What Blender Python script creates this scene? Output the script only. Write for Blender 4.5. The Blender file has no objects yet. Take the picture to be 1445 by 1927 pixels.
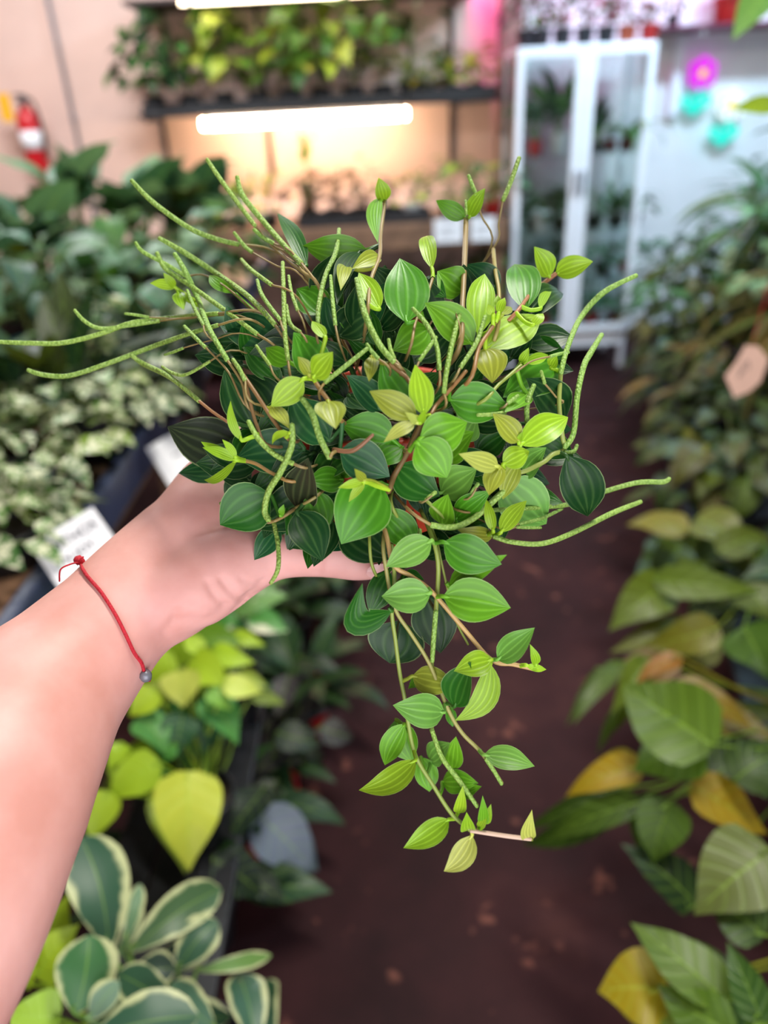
import bpy, bmesh, math, random
from math import radians as rad, sin, cos, pi, sqrt
from mathutils import Vector, Matrix, Euler

# ---------------------------------------------------------------- camera
S = bpy.context.scene
C = S.collection
rng = random.Random(7)
F_PX, CX, CY = 26.0/36.0*1927.0, 722.5, 963.5
CAM = Vector((0.0, 0.0, 1.42))
PITCH, ROLL = 28.0, -3.0
CAM_R = Matrix.Rotation(rad(90-PITCH), 3, 'X') @ Matrix.Rotation(rad(ROLL), 3, 'Z')
cd = bpy.data.cameras.new('camera'); cam = bpy.data.objects.new('camera', cd); C.objects.link(cam)
cam.matrix_world = Matrix.Translation(CAM) @ CAM_R.to_4x4()
cd.sensor_fit = 'VERTICAL'; cd.sensor_height = 36.0; cd.sensor_width = 27.0; cd.lens = 26.0
cd.clip_start = 0.02
cd.dof.use_dof = True; cd.dof.focus_distance = 0.372; cd.dof.aperture_fstop = 3.9; cd.dof.aperture_blades = 0
S.camera = cam

# ---------------------------------------------------------------- view and light
S.view_settings.view_transform = 'Standard'; S.view_settings.look = 'None'
S.view_settings.gamma = 1.0; S.view_settings.use_curve_mapping = False
S.view_settings.exposure = 0.30
S.cycles.use_denoising = True
S.cycles.max_bounces = 7; S.cycles.transparent_max_bounces = 12
S.cycles.sample_clamp_indirect = 6.0
S.cycles.caustics_reflective = False; S.cycles.caustics_refractive = False
W = bpy.data.worlds.new('sky'); S.world = W; W.use_nodes = True
W.node_tree.nodes['Background'].inputs[0].default_value = (0.75, 0.87, 1.0, 1)
W.node_tree.nodes['Background'].inputs[1].default_value = 0.15

def area(name, loc, target, sx, sy, power, color, spread=180):
    l = bpy.data.lights.new(name, 'AREA'); l.shape = 'RECTANGLE'; l.size = sx; l.size_y = sy
    l.energy = power; l.color = color; l.spread = rad(spread)
    o = bpy.data.objects.new(name, l); C.objects.link(o); o.location = loc
    o.rotation_euler = (Vector(target)-Vector(loc)).to_track_quat('-Z', 'Y').to_euler()
    return o
# unseen lights: assumed window behind the camera, assumed ceiling light, two added fill lights, assumed purple grow lights
area('assumed_window_light', (0.15, -0.85, 1.05), (-0.08, 0.45, 1.05), 1.6, 1.4, 25, (1.0, 0.955, 0.98))  # unseen area light added for an assumed window; no window is built
area('assumed_ceiling_light', (0.55, 1.0, 3.02), (0.5, 0.95, 0), 1.2, 0.3, 56, (1.0, 0.97, 0.86))  # unseen overhead light, assumed and added above the plant; no fixture is built
area('added_fill_light_left', (-1.4, 3.1, 3.02), (-1.4, 3.6, 0), 1.2, 0.3, 72, (0.93, 0.96, 1.0))  # unseen fill, added to brighten the back left
area('added_fill_light_back', (1.9, 3.3, 3.02), (1.8, 4.6, 1.2), 1.2, 0.3, 105, (0.50, 0.80, 1.0))  # unseen cool fill, added to brighten the right wall and cabinet
area('assumed_purple_grow_light', (0.62, 4.72, 2.55), (0.72, 5.0, 2.0), 0.5, 0.1, 7, (1.0, 0.08, 0.58), 120)  # unseen lamp, assumed from the pink glow on the beige wall
area('assumed_purple_grow_light_right', (1.75, 4.55, 2.75), (1.8, 5.0, 2.3), 0.7, 0.1, 4, (1.0, 0.10, 0.70), 110)  # second unseen lamp, assumed for the pink glow at the upper right

# ---------------------------------------------------------------- helpers
def P(px, py, d):
    """photo pixel at a distance d along the view axis -> point in the room"""
    return CAM + CAM_R @ Vector(((px-CX)/F_PX*d, -(py-CY)/F_PX*d, -d))
def ray(px, py):
    return CAM_R @ Vector(((px-CX)/F_PX, -(py-CY)/F_PX, -1.0))
def at_z(px, py, z):
    r = ray(px, py); return CAM + r*((z-CAM.z)/r.z)
def at_y(px, py, y):
    r = ray(px, py); return CAM + r*((y-CAM.y)/r.y)
def x_for(px, y, z):
    """X of the point at (Y, Z) that stands in photo column px"""
    lo, hi = -6.0, 6.0
    for _ in range(50):
        m = (lo+hi)/2
        v = CAM_R.transposed() @ (Vector((m, y, z))-CAM)
        if v.x/-v.z*F_PX+CX < px: lo = m
        else: hi = m
    return m
def lin(c):
    c = c/255.0
    return c/12.92 if c <= 0.04045 else ((c+0.055)/1.055)**2.4
def rgb(r, g, b): return (lin(r), lin(g), lin(b), 1.0)
def jit(c, h=0.12, r=rng):
    k = 1+r.uniform(-h, h)
    return (max(0, c[0]*k*(1+r.uniform(-h, h)*0.7)), max(0, c[1]*k), max(0, c[2]*k*(1+r.uniform(-h, h))), 1.0)

class NB:
    def __init__(s, name):
        s.m = bpy.data.materials.new(name); s.m.use_nodes = True; s.t = s.m.node_tree; s.t.nodes.clear()
        s.out = s.t.nodes.new('ShaderNodeOutputMaterial')
    def n(s, ty, ins=None, **kw):
        nd = s.t.nodes.new('ShaderNode'+ty)
        for k, v in kw.items(): setattr(nd, k, v)
        for k, v in (ins or {}).items(): s.put(nd.inputs[k], v)
        return nd
    def put(s, sock, v):
        if isinstance(v, bpy.types.NodeSocket): s.t.links.new(v, sock)
        elif isinstance(v, bpy.types.Node): s.t.links.new(v.outputs[0], sock)
        else:
            try: sock.default_value = v
            except Exception: sock.default_value = v[:3]
    def math(s, op, a, b=0.0, c=None):
        nd = s.n('Math', {0: a, 1: b}, operation=op)
        if c is not None: s.put(nd.inputs[2], c)
        return nd.outputs[0]
    def mix(s, f, a, b, mode='MIX'):
        nd = s.n('Mix', data_type='RGBA', blend_type=mode)
        s.put(nd.inputs[0], f); s.put(nd.inputs[6], a); s.put(nd.inputs[7], b)
        return nd.outputs[2]
    def ramp(s, f, stops):
        nd = s.n('ValToRGB', {0: f}); e = nd.color_ramp.elements
        while len(e) < len(stops): e.new(0.5)
        for el, (p, c) in zip(e, stops): el.position = p; el.color = c
        return nd.outputs[0]
    def done(s, sh): s.t.links.new(sh if isinstance(sh, bpy.types.NodeSocket) else sh.outputs[0], s.out.inputs[0]); return s.m

def simple(name, color, rough=0.5, metal=0.0, noise=0.12, scale=30.0, bump=0.0, spec=0.5):
    b = NB(name)
    tc = b.n('TexCoord')
    nz = b.n('TexNoise', {'Vector': tc.outputs['Object'], 'Scale': scale, 'Detail': 4.0})
    dark = tuple(c*(1-noise*2) for c in color[:3])+(1,)
    lite = tuple(min(1, c*(1+noise)) for c in color[:3])+(1,)
    col = b.ramp(nz.outputs[0], [(0.3, dark), (0.7, lite)])
    p = b.n('BsdfPrincipled', {'Base Color': col, 'Roughness': rough, 'Metallic': metal, 'Specular IOR Level': spec})
    if bump:
        bp = b.n('Bump', {'Height': nz.outputs[0], 'Strength': bump, 'Distance': 0.002}); b.put(p.inputs['Normal'], bp.outputs[0])
    return b.done(p)
def glow(name, color, strength):
    b = NB(name); return b.done(b.n('Emission', {'Color': color, 'Strength': strength}))

def leaf_material(name, kind):
    """colour = the leaf's own colour (object colour); vein and margin pattern from the leaf's UV"""
    b = NB(name)
    oc = b.n('ObjectInfo').outputs['Color']
    uv = b.n('UVMap'); sp = b.n('SeparateXYZ', {0: uv.outputs[0]})
    s = b.math('ABSOLUTE', b.math('MULTIPLY_ADD', sp.outputs[0], 2.0, -1.0))
    v = sp.outputs[1]
    tc = b.n('TexCoord')
    def line(pos, wid):
        return b.math('SUBTRACT', 1.0, b.math('SMOOTH_MIN', b.math('DIVIDE', b.math('ABSOLUTE', b.math('SUBTRACT', s, pos)), wid), 1.0, 0.15))
    nz = b.n('TexNoise', {'Vector': tc.outputs['Object'], 'Scale': 220.0 if kind == 'peperomia' else 28.0, 'Detail': 3.0})
    lite = b.mix(0.5, oc, rgb(166, 210, 70))
    rough, trans, bump = 0.42, 0.22, 0.15
    if kind == 'peperomia':
        lite = b.mix(1.0, b.mix(1.0, oc, (1.55, 1.5, 1.5, 1), 'MULTIPLY'), (0.05, 0.07, 0.02, 1), 'ADD')
        ln = b.math('MAXIMUM', b.math('MAXIMUM', line(0.0, 0.11), b.math('MULTIPLY', line(0.42, 0.11), 0.9)), b.math('MULTIPLY', line(0.78, 0.09), 0.35))
        fade = b.math('MULTIPLY', ln, 0.68)
        c = b.mix(fade, oc, lite)
        # cells between veins a little darker, thin pale rim
        cell = b.math('MULTIPLY', b.math('MAXIMUM', line(0.2, 0.2), line(0.58, 0.2)), 0.14)
        c = b.mix(cell, c, b.mix(1.0, oc, (0.55, 0.62, 0.55, 1), 'MULTIPLY'))
        rim = b.math('GREATER_THAN', s, 0.955)
        c = b.mix(b.math('MULTIPLY', rim, 0.3), c, rgb(196, 222, 150))
        mot = b.math('MULTIPLY', b.math('SUBTRACT', nz.outputs[0], 0.5), 0.5)
        c = b.mix(b.math('ABSOLUTE', mot), c, b.mix(0.5, oc, (0.02, 0.10, 0.02, 1)))
        height = b.math('ADD', b.math('MULTIPLY', ln, -0.6), b.math('MULTIPLY', nz.outputs[0], 0.5)); dist = 0.0006; bump = 0.28; rough = 0.38
    elif kind == 'margin':
        edge = b.math('ADD', s, b.math('MULTIPLY', b.math('SUBTRACT', nz.outputs[0], 0.5), 0.9))
        f = b.ramp(edge, [(0.72, (0, 0, 0, 1)), (0.88, (1, 1, 1, 1))])
        c = b.mix(f, oc, rgb(190, 196, 146))
        c = b.mix(b.math('MULTIPLY', line(0.0, 0.05), 0.6), c, lite)
        height = line(0.0, 0.1); dist = 0.001; rough = 0.4
    elif kind == 'splash':
        n2 = b.n('TexNoise', {'Vector': tc.outputs['Object'], 'Scale': 8.0, 'Detail': 5.0, 'Distortion': 0.8})
        f = b.ramp(n2.outputs[0], [(0.50, (0, 0, 0, 1)), (0.57, (1, 1, 1, 1))])
        c = b.mix(f, oc, rgb(226, 226, 196))
        c = b.mix(b.math('MULTIPLY', line(0.0, 0.06), 0.5), c, lite)
        height = line(0.0, 0.1); dist = 0.001
    else:
        side = b.n('TexWave', {'Vector': b.n('CombineXYZ', {0: b.math('SUBTRACT', v, b.math('MULTIPLY', s, 0.22))}).outputs[0], 'Scale': 1.9, 'Distortion': 0.0}, wave_profile='SIN')
        sv = b.math('POWER', side.outputs['Fac'], 9.0)
        c = b.mix(b.math('MULTIPLY', sv, 0.22), oc, lite)
        c = b.mix(b.math('MULTIPLY', line(0.0, 0.07), 0.6), c, lite)
        c = b.mix(b.math('MULTIPLY', nz.outputs[0], 0.25), c, b.mix(1.0, oc, (0.5, 0.6, 0.5, 1), 'MULTIPLY'))
        height = b.math('ADD', line(0.0, 0.12), sv); dist = 0.0015; bump = 0.35
    bp = b.n('Bump', {'Height': height, 'Strength': bump, 'Distance': dist})
    p = b.n('BsdfPrincipled', {'Base Color': c, 'Roughness': rough, 'Normal': bp.outputs[0], 'Specular IOR Level': 0.38})
    tr = b.n('BsdfTranslucent', {'Color': b.mix(1.0, c, (1.0, 1.0, 0.55, 1), 'MULTIPLY')})
    ms = b.n('MixShader', {0: trans}); b.put(ms.inputs[1], p.outputs[0]); b.put(ms.inputs[2], tr.outputs[0])
    return b.done(ms)

LEAF = {k: leaf_material('leaf_'+k, k) for k in ('peperomia', 'plain', 'margin', 'splash')}

def tint_material(name, rough=0.5, kind=None):
    """plain surface in the object's own colour"""
    b = NB(name); oc = b.n('ObjectInfo').outputs['Color']; tc = b.n('TexCoord')
    nz = b.n('TexNoise', {'Vector': tc.outputs['Object'], 'Scale': 40.0, 'Detail': 4.0})
    c = b.mix(b.math('MULTIPLY', nz.outputs[0], 0.3), oc, b.mix(1.0, oc, (0.55, 0.55, 0.55, 1), 'MULTIPLY'))
    p = b.n('BsdfPrincipled', {'Base Color': c, 'Roughness': rough})
    if kind == 'spike':
        vo = b.n('TexVoronoi', {'Vector': tc.outputs['Object'], 'Scale': 620.0})
        dots = b.ramp(vo.outputs['Distance'], [(0.25, (0, 0, 0, 1)), (0.75, (1, 1, 1, 1))])
        c = b.mix(b.math('MULTIPLY', dots, 0.6), b.mix(0.04, oc, (1, 1, 0.6, 1)), b.mix(1.0, oc, (0.42, 0.52, 0.30, 1), 'MULTIPLY'))
        b.put(p.inputs['Base Color'], c)
        bp = b.n('Bump', {'Height': b.math('SUBTRACT', 1.0, vo.outputs['Distance']), 'Strength': 0.9, 'Distance': 0.0008})
        b.put(p.inputs['Normal'], bp.outputs[0])
    return b.done(p)
M = dict(
    stem=tint_material('stem', 0.45), spike=tint_material('flower_spike', 0.55, 'spike'), pot=tint_material('pot_plastic', 0.42),
    soil=simple('soil', rgb(44, 32, 24), 0.95, noise=0.3, scale=120, bump=0.8),
    black=simple('black_plastic', rgb(24, 25, 30), 0.45, noise=0.15),
    navy=simple('dark_tray', rgb(44, 52, 78), 0.42, noise=0.12),
    wood=simple('bench_wood', rgb(124, 92, 70), 0.6, noise=0.2, scale=14),
    post=simple('post_wood', rgb(140, 118, 104), 0.7, noise=0.15, scale=12),
    white=simple('white_metal', rgb(236, 234, 242), 0.35, noise=0.02),
    wall=simple('wall_paint', rgb(226, 222, 224), 0.85, noise=0.025, scale=6),
    beige=simple('beige_wall_paint', rgb(222, 190, 178), 0.85, noise=0.025, scale=6),
    tan=simple('tan_paint', rgb(170, 138, 116), 0.85, noise=0.04, scale=5),
    card=simple('white_card', rgb(238, 238, 244), 0.6, noise=0.015),
    pinkcard=simple('pink_card', rgb(232, 190, 172), 0.6, noise=0.03),
    ink=simple('ink', rgb(70, 70, 84), 0.7, noise=0.05),
    steel=simple('grey_steel', rgb(120, 122, 132), 0.4, 0.3, noise=0.06),
    dshelf=simple('dark_shelf', rgb(50, 34, 32), 0.5, noise=0.15),
    red=simple('red_paint', rgb(196, 22, 34), 0.3, noise=0.05),
    yellow=simple('yellow_tag', rgb(240, 176, 30), 0.6, noise=0.05),
    burg=simple('burgundy_board', rgb(96, 34, 58), 0.5, noise=0.08),
    lamp=glow('warm_tube_light', (1.0, 0.72, 0.46, 1), 55.0), lamp2=glow('dim_tube_light', (1.0, 0.80, 0.55, 1), 11.0),
    clay=simple('terracotta_clay', rgb(196, 110, 74), 0.8),
    ceil=simple('ceiling_paint', rgb(210, 208, 206), 0.9, noise=0.03, scale=4),
)
# glass: thin, mostly clear with a soft reflection
b = NB('clear_glass'); fr = b.n('LayerWeight', {'Blend': 0.25})
ms = b.n('MixShader', {0: b.math('MULTIPLY_ADD', fr.outputs['Facing'], 0.25, 0.05)})
b.put(ms.inputs[1], b.n('BsdfTransparent', {'Color': (0.93, 0.97, 0.96, 1)}).outputs[0])
b.put(ms.inputs[2], b.n('BsdfGlossy', {'Color': (1, 1, 1, 1), 'Roughness': 0.05}).outputs[0]); M['glass'] = b.done(ms)
# dark maroon painted concrete with worn specks
b = NB('painted_concrete'); tc = b.n('TexCoord')
n1 = b.n('TexNoise', {'Vector': tc.outputs['Object'], 'Scale': 2.2, 'Detail': 6.0, 'Roughness': 0.65})
base = b.ramp(n1.outputs[0], [(0.3, rgb(34, 18, 20)), (0.55, rgb(52, 27, 29)), (0.8, rgb(78, 46, 43))])
n2 = b.n('TexNoise', {'Vector': tc.outputs['Object'], 'Scale': 17.0, 'Detail': 2.0})
sp = b.ramp(n2.outputs[0], [(0.66, (0, 0, 0, 1)), (0.74, (1, 1, 1, 1))])
c = b.mix(b.math('MULTIPLY', sp, 0.5), base, rgb(140, 88, 74))
p = b.n('BsdfPrincipled', {'Base Color': c, 'Roughness': 0.7, 'Specular IOR Level': 0.12})
b.put(p.inputs['Normal'], b.n('Bump', {'Height': n1.outputs[0], 'Strength': 0.2, 'Distance': 0.004}).outputs[0]); M['floor'] = b.done(p)
# skin
b = NB('skin'); tc = b.n('TexCoord')
n1 = b.n('TexNoise', {'Vector': tc.outputs['Object'], 'Scale': 26.0, 'Detail': 4.0})
n2 = b.n('TexNoise', {'Vector': tc.outputs['Object'], 'Scale': 260.0, 'Detail': 2.0})
c = b.ramp(n1.outputs[0], [(0.32, rgb(200, 142, 132)), (0.7, rgb(220, 168, 162))])
p = b.n('BsdfPrincipled', {'Base Color': c, 'Roughness': 0.5, 'Subsurface Weight': 0.12, 'Subsurface Radius': (0.010, 0.004, 0.002), 'Subsurface Scale': 0.6, 'Specular IOR Level': 0.35})
b.put(p.inputs['Normal'], b.n('Bump', {'Height': n2.outputs[0], 'Strength': 0.18, 'Distance': 0.0004}).outputs[0]); M['skin'] = b.done(p)
M['nail'] = simple('nail', rgb(232, 182, 178), 0.25, noise=0.02)
M['string'] = simple('red_string', rgb(190, 22, 44), 0.7, noise=0.15, scale=900, bump=0.5)

# ---- mesh building
def link(name, mesh, mat=None, parent=None, loc=None, color=None):
    o = bpy.data.objects.new(name, mesh)
    if mat is not None and not mesh.materials: mesh.materials.append(M[mat] if isinstance(mat, str) else mat)
    C.objects.link(o)
    if parent is not None: o.parent = parent
    if loc is not None: o.location = loc
    if color is not None: o.color = color
    return o
def tag(o, label, cat, group=None):
    o['label'] = label; o['category'] = cat
    if group: o['group'] = group
    return o
def thing(name, label, cat, loc=(0, 0, 0), group=None, rotz=0.0):
    o = bpy.data.objects.new(name, None); C.objects.link(o); o.location = loc; o.rotation_euler = (0, 0, rotz)
    o.empty_display_size = 0.05
    return tag(o, label, cat, group)
def struct(o): o['kind'] = 'structure'; return o
def smooth(me):
    me.polygons.foreach_set('use_smooth', [True]*len(me.polygons)); return me
def mesh_of(name, verts, faces, uvs=None, sm=True):
    me = bpy.data.meshes.new(name); me.from_pydata([tuple(v) for v in verts], [], faces)
    if uvs is not None:
        ul = me.uv_layers.new(name='UVMap'); flat = []
        for f in faces:
            for i in f: flat += [uvs[i][0], uvs[i][1]]
        ul.data.foreach_set('uv', flat)
    if sm: smooth(me)
    me.update(); return me
def box_mesh(name, sx, sy, sz, bev=0.004, center=(0, 0, 0)):
    bm = bmesh.new(); bmesh.ops.create_cube(bm, size=1.0)
    for v in bm.verts: v.co = Vector((v.co.x*sx+center[0], v.co.y*sy+center[1], v.co.z*sz+center[2]))
    if bev: bmesh.ops.bevel(bm, geom=list(bm.edges), offset=min(bev, sx*0.3, sy*0.3, sz*0.3), segments=2, affect='EDGES', profile=0.5)
    me = bpy.data.meshes.new(name); bm.to_mesh(me); bm.free(); return me
def box(name, lo, hi, mat, parent=None, bev=0.004):
    """box from corner lo to corner hi, in the parent's frame, origin at its centre"""
    c = [(a+b_)/2 for a, b_ in zip(lo, hi)]; d = [abs(b_-a) for a, b_ in zip(lo, hi)]
    return link(name, box_mesh(name, d[0], d[1], d[2], bev), mat, parent, c)
def lathe_mesh(name, prof, seg=28):
    vs, fs = [], []
    for r, z in prof:
        for i in range(seg):
            a = 2*pi*i/seg; vs.append((r*cos(a), r*sin(a), z))
    for k in range(len(prof)-1):
        for i in range(seg):
            j = (i+1) % seg; fs.append((k*seg+i, k*seg+j, (k+1)*seg+j, (k+1)*seg+i))
    me = mesh_of(name, vs, fs); return me
def crom(pts, rs, n):
    """Catmull-Rom through pts with radii rs, n samples per span"""
    out, ro = [], []
    for i in range(len(pts)-1):
        p0 = pts[max(i-1, 0)]; p1 = pts[i]; p2 = pts[i+1]; p3 = pts[min(i+2, len(pts)-1)]
        for k in range(n):
            t = k/n
            out.append(0.5*((2*p1)+(p2-p0)*t+(2*p0-5*p1+4*p2-p3)*t*t+(3*p1-p0-3*p2+p3)*t**3)); ro.append(rs[i]+(rs[i+1]-rs[i])*t)
    out.append(pts[-1].copy()); ro.append(rs[-1]); return out, ro
def tube_data(pts, rs, sides=8, cap=True, ell=None):
    vs, fs = [], []
    t = (pts[1]-pts[0]).normalized(); up = Vector((0, 0, 1)) if abs(t.z) < 0.9 else Vector((1, 0, 0))
    nrm = (up-t*up.dot(t)).normalized()
    for i, p in enumerate(pts):
        t = (pts[min(i+1, len(pts)-1)]-pts[max(i-1, 0)]).normalized()
        nrm = (nrm-t*nrm.dot(t)).normalized(); bi = t.cross(nrm)
        for k in range(sides):
            a = 2*pi*k/sides; vs.append(p+(nrm*cos(a)+bi*sin(a))*rs[i])
    for i in range(len(pts)-1):
        for k in range(sides):
            j = (k+1) % sides; fs.append((i*sides+k, i*sides+j, (i+1)*sides+j, (i+1)*sides+k))
    if cap:
        for i, sgn in ((0, -1), (len(pts)-1, 1)):
            t = (pts[min(i+1, len(pts)-1)]-pts[max(i-1, 0)]).normalized()
            vs.append(pts[i]+t*rs[i]*0.7*sgn); c = len(vs)-1
            for k in range(sides):
                j = (k+1) % sides; f = (i*sides+k, i*sides+j, c)
                fs.append(f if sgn > 0 else f[::-1])
    return vs, fs
def tube(name, pts, rs, mat, parent=None, sides=8, n=5, color=None, closed=False):
    pts = [Vector(p) for p in pts]
    if not isinstance(rs, (list, tuple)): rs = [rs]*len(pts)
    base = pts[0].copy(); pp, rr = crom([p-base for p in pts], rs, n)
    vs, fs = tube_data(pp, rr, sides)
    off = base-(parent.location if parent is not None and parent.type == 'EMPTY' else Vector((0, 0, 0)))
    return link(name, mesh_of(name, vs, fs), mat, parent, off, color)

# ---- leaves
PROF = dict(
    pepe=[(0, .03), (.06, .34), (.16, .72), (.28, .94), (.4, 1), (.54, .95), (.68, .76), (.8, .5), (.9, .26), (.96, .11), (1, 0)],
    heart=[(0, .30), (.05, .72), (.14, .95), (.26, 1), (.4, .95), (.55, .78), (.7, .53), (.82, .30), (.9, .16), (.96, .07), (1, 0)],
    ovate=[(0, .12), (.08, .6), (.2, .92), (.34, 1), (.5, .93), (.66, .72), (.8, .45), (.9, .22), (1, 0)],
    lance=[(0, .06), (.12, .5), (.3, .92), (.45, 1), (.6, .88), (.75, .6), (.88, .3), (1, 0)],
    obov=[(0, .05), (.1, .34), (.25, .66), (.42, .90), (.6, 1), (.75, .93), (.88, .66), (.95, .4), (1, .1)],
    strap=[(0, .55), (.15, .9), (.4, 1), (.6, .9), (.8, .6), (.92, .3), (1, 0)],
    round=[(0, .3), (.08, .66), (.22, .95), (.42, 1.04), (.62, .98), (.8, .74), (.92, .44), (1, .08)],
)
def prof_at(key, t):
    pr = PROF[key]
    for (a, x), (b_, y) in zip(pr, pr[1:]):
        if t <= b_: return x+(y-x)*(t-a)/(b_-a)
    return pr[-1][1]
def blade_data(mid, side, nrm, width, key, ns=6, fold=0.15, thick=0.0, wave=0.0, seed=0):
    """sheet along the midrib points: side and nrm vectors per point; returns verts, faces, uvs"""
    n = len(mid)-1; vs, fs, uv = [], [], []
    r = random.Random(seed); ph = r.uniform(0, 6)
    def layer(sgn):
        o = len(vs)
        for i, p in enumerate(mid):
            t = i/n; h = max(0.002, prof_at(key, t))*width/2
            for k in range(ns+1):
                q = -1+2*k/ns
                lift = fold*h*abs(q)**1.6+wave*h*sin(ph+t*9)*q*q-(thick*(1-q*q) if sgn else 0)
                vs.append(p+side[i]*(q*h)+nrm[i]*lift); uv.append((0.5+q*0.5, t))
        for i in range(n):
            for k in range(ns):
                a = o+i*(ns+1)+k; f = (a, a+1, a+ns+2, a+ns+1)
                fs.append(f[::-1] if sgn else f)
    layer(0)
    if thick: layer(1)
    return vs, fs, uv
_leafcache = {}
def leaf_mesh(key, aspect, pet, elev, droop, fold=0.15, nt=8, ns=4, seed=0, tip_lag=1.0):
    """leaf of unit blade length growing from the origin along +X: petiole, then blade that bends down by droop"""
    kk = (key, aspect, pet, elev, droop, fold, nt, ns, seed)
    if kk in _leafcache: return _leafcache[kk]
    vs, fs, uv = [], [], []
    x = z = 0.0; a = rad(min(86, elev+18)); pts = [Vector((0, 0, 0))]
    e0 = rad(elev)
    if pet > 0:
        k = 5
        for i in range(k):
            aa = a+(e0-a)*(i+0.5)/k; x += cos(aa)*pet/k; z += sin(aa)*pet/k; pts.append(Vector((x, 0, z)))
        tv, tf = tube_data(pts, [0.028-0.012*i/k for i in range(k+1)], 4, cap=False)
        vs += tv; fs += tf; uv += [(0.5, 0.02)]*len(tv)
    mid, side, nrm = [], [], []
    for i in range(nt+1):
        t = i/nt; aa = e0-rad(droop)*t**tip_lag
        if i: x += cos(aa)/nt; z += sin(aa)/nt
        mid.append(Vector((x, 0, z))); side.append(Vector((0, 1, 0))); nrm.append(Vector((-sin(aa), 0, cos(aa))))
    bv, bf, bu = blade_data(mid, side, nrm, aspect, key, ns, fold, 0.0, 0.12, seed)
    o = len(vs); vs += bv; uv += bu; fs += [tuple(i+o for i in f) for f in bf]
    me = mesh_of('leaf_'+key, vs, fs, uv); _leafcache[kk] = me; return me

def blade(name, base, tip, width, mat, color, parent, key='pepe', face=None, bend=0.06, side_bend=0.0, roll=0.0, fold=0.15,
          thick=0.0, nt=11, ns=8, petiole=None, pet_r=0.0011, wave=0.05, seed=0):
    """one leaf between two points of the room; face = direction its upper side looks to"""
    base, tip = Vector(base), Vector(tip); a = tip-base; L = a.length; ad = a/L
    face = Vector(face) if face is not None else (CAM-(base+tip)/2)
    n0 = (face-ad*face.dot(ad)).normalized(); n0 = Matrix.Rotation(roll, 3, ad) @ n0
    b0 = n0.cross(ad).normalized()
    mid = [ad*(L*i/nt)+n0*(bend*L*sin(pi*i/nt))+b0*(side_bend*L*sin(pi*i/nt)) for i in range(nt+1)]
    sd, nr = [], []
    for i in range(nt+1):
        t = (mid[min(i+1, nt)]-mid[max(i-1, 0)]).normalized(); nn = (n0-t*n0.dot(t)).normalized()
        nr.append(nn); sd.append(nn.cross(t).normalized())
    vs, fs, uv = blade_data(mid, sd, nr, width/max(0.55, cos(roll)), key, ns, fold, thick, wave, seed)
    if petiole is not None:
        q = Vector(petiole)-base
        pp, rr = crom([q, q*0.45-n0*q.length*0.12, Vector((0, 0, 0)), ad*L*0.12], [pet_r*1.15, pet_r, pet_r, pet_r*0.5], 3)
        tv, tf = tube_data(pp, rr, 5, cap=False); o = len(vs)
        vs += tv; uv += [(0.5, 0.02)]*len(tv); fs += [tuple(i+o for i in f) for f in tf]
    return link(name, mesh_of(name, vs, fs, uv), LEAF[mat], parent, base-parent.location, color)

# ---- pots and generated plants
_potcache = {}
def pot(parent, r, h, color, z=0.0, rim=True, soil=True, off=(0, 0)):
    k = (round(r, 3), round(h, 3))
    if k not in _potcache:
        rb = r*0.74
        _potcache[k] = (lathe_mesh('pot', [(0.001, 0), (rb*0.92, 0), (rb, h*0.03), (r*0.95, h*0.80), (r*0.955, h*0.81), (r*1.03, h*0.815), (r*1.04, h*0.985), (r*1.02, h), (r*0.96, h), (r*0.94, h*0.97), (r*0.91, h*0.80), (rb*0.9, 0.1*h), (0.001, 0.1*h)], 24),
                        lathe_mesh('soil', [(r*0.925, h*0.84), (r*0.6, h*0.87), (r*0.25, h*0.88), (0.001, h*0.885)], 16))
        _potcache[k][0].materials.append(M['pot']); _potcache[k][1].materials.append(M['soil'])
    o = link('pot', _potcache[k][0], None, parent, (off[0], off[1], z), color)
    if soil: link('soil', _potcache[k][1], None, o)
    return o
TERRA, BLACKP, REDP, WHITEP, TEAL, BURG = rgb(176, 82, 50), rgb(26, 27, 32), rgb(176, 34, 32), rgb(232, 234, 240), rgb(18, 92, 94), rgb(104, 26, 38)
SPEC = dict(  # profile, blade width/length, petiole, mat
    heart=('heart', 0.72, 0.9, 'plain'), pothos=('heart', 0.66, 0.35, 'plain'), splash=('ovate', 0.6, 0.3, 'splash'), arrow=('heart', 0.58, 1.0, 'plain'),
    lance=('lance', 0.36, 0.35, 'plain'), obov=('obov', 0.5, 0.12, 'margin'), strap=('strap', 0.085, 0.0, 'plain'), small=('ovate', 0.6, 0.15, 'plain'),
    round=('round', 0.85, 0.8, 'plain'), blade=('lance', 0.2, 0.1, 'plain'), silver=('lance', 0.42, 0.4, 'splash'))
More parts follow.
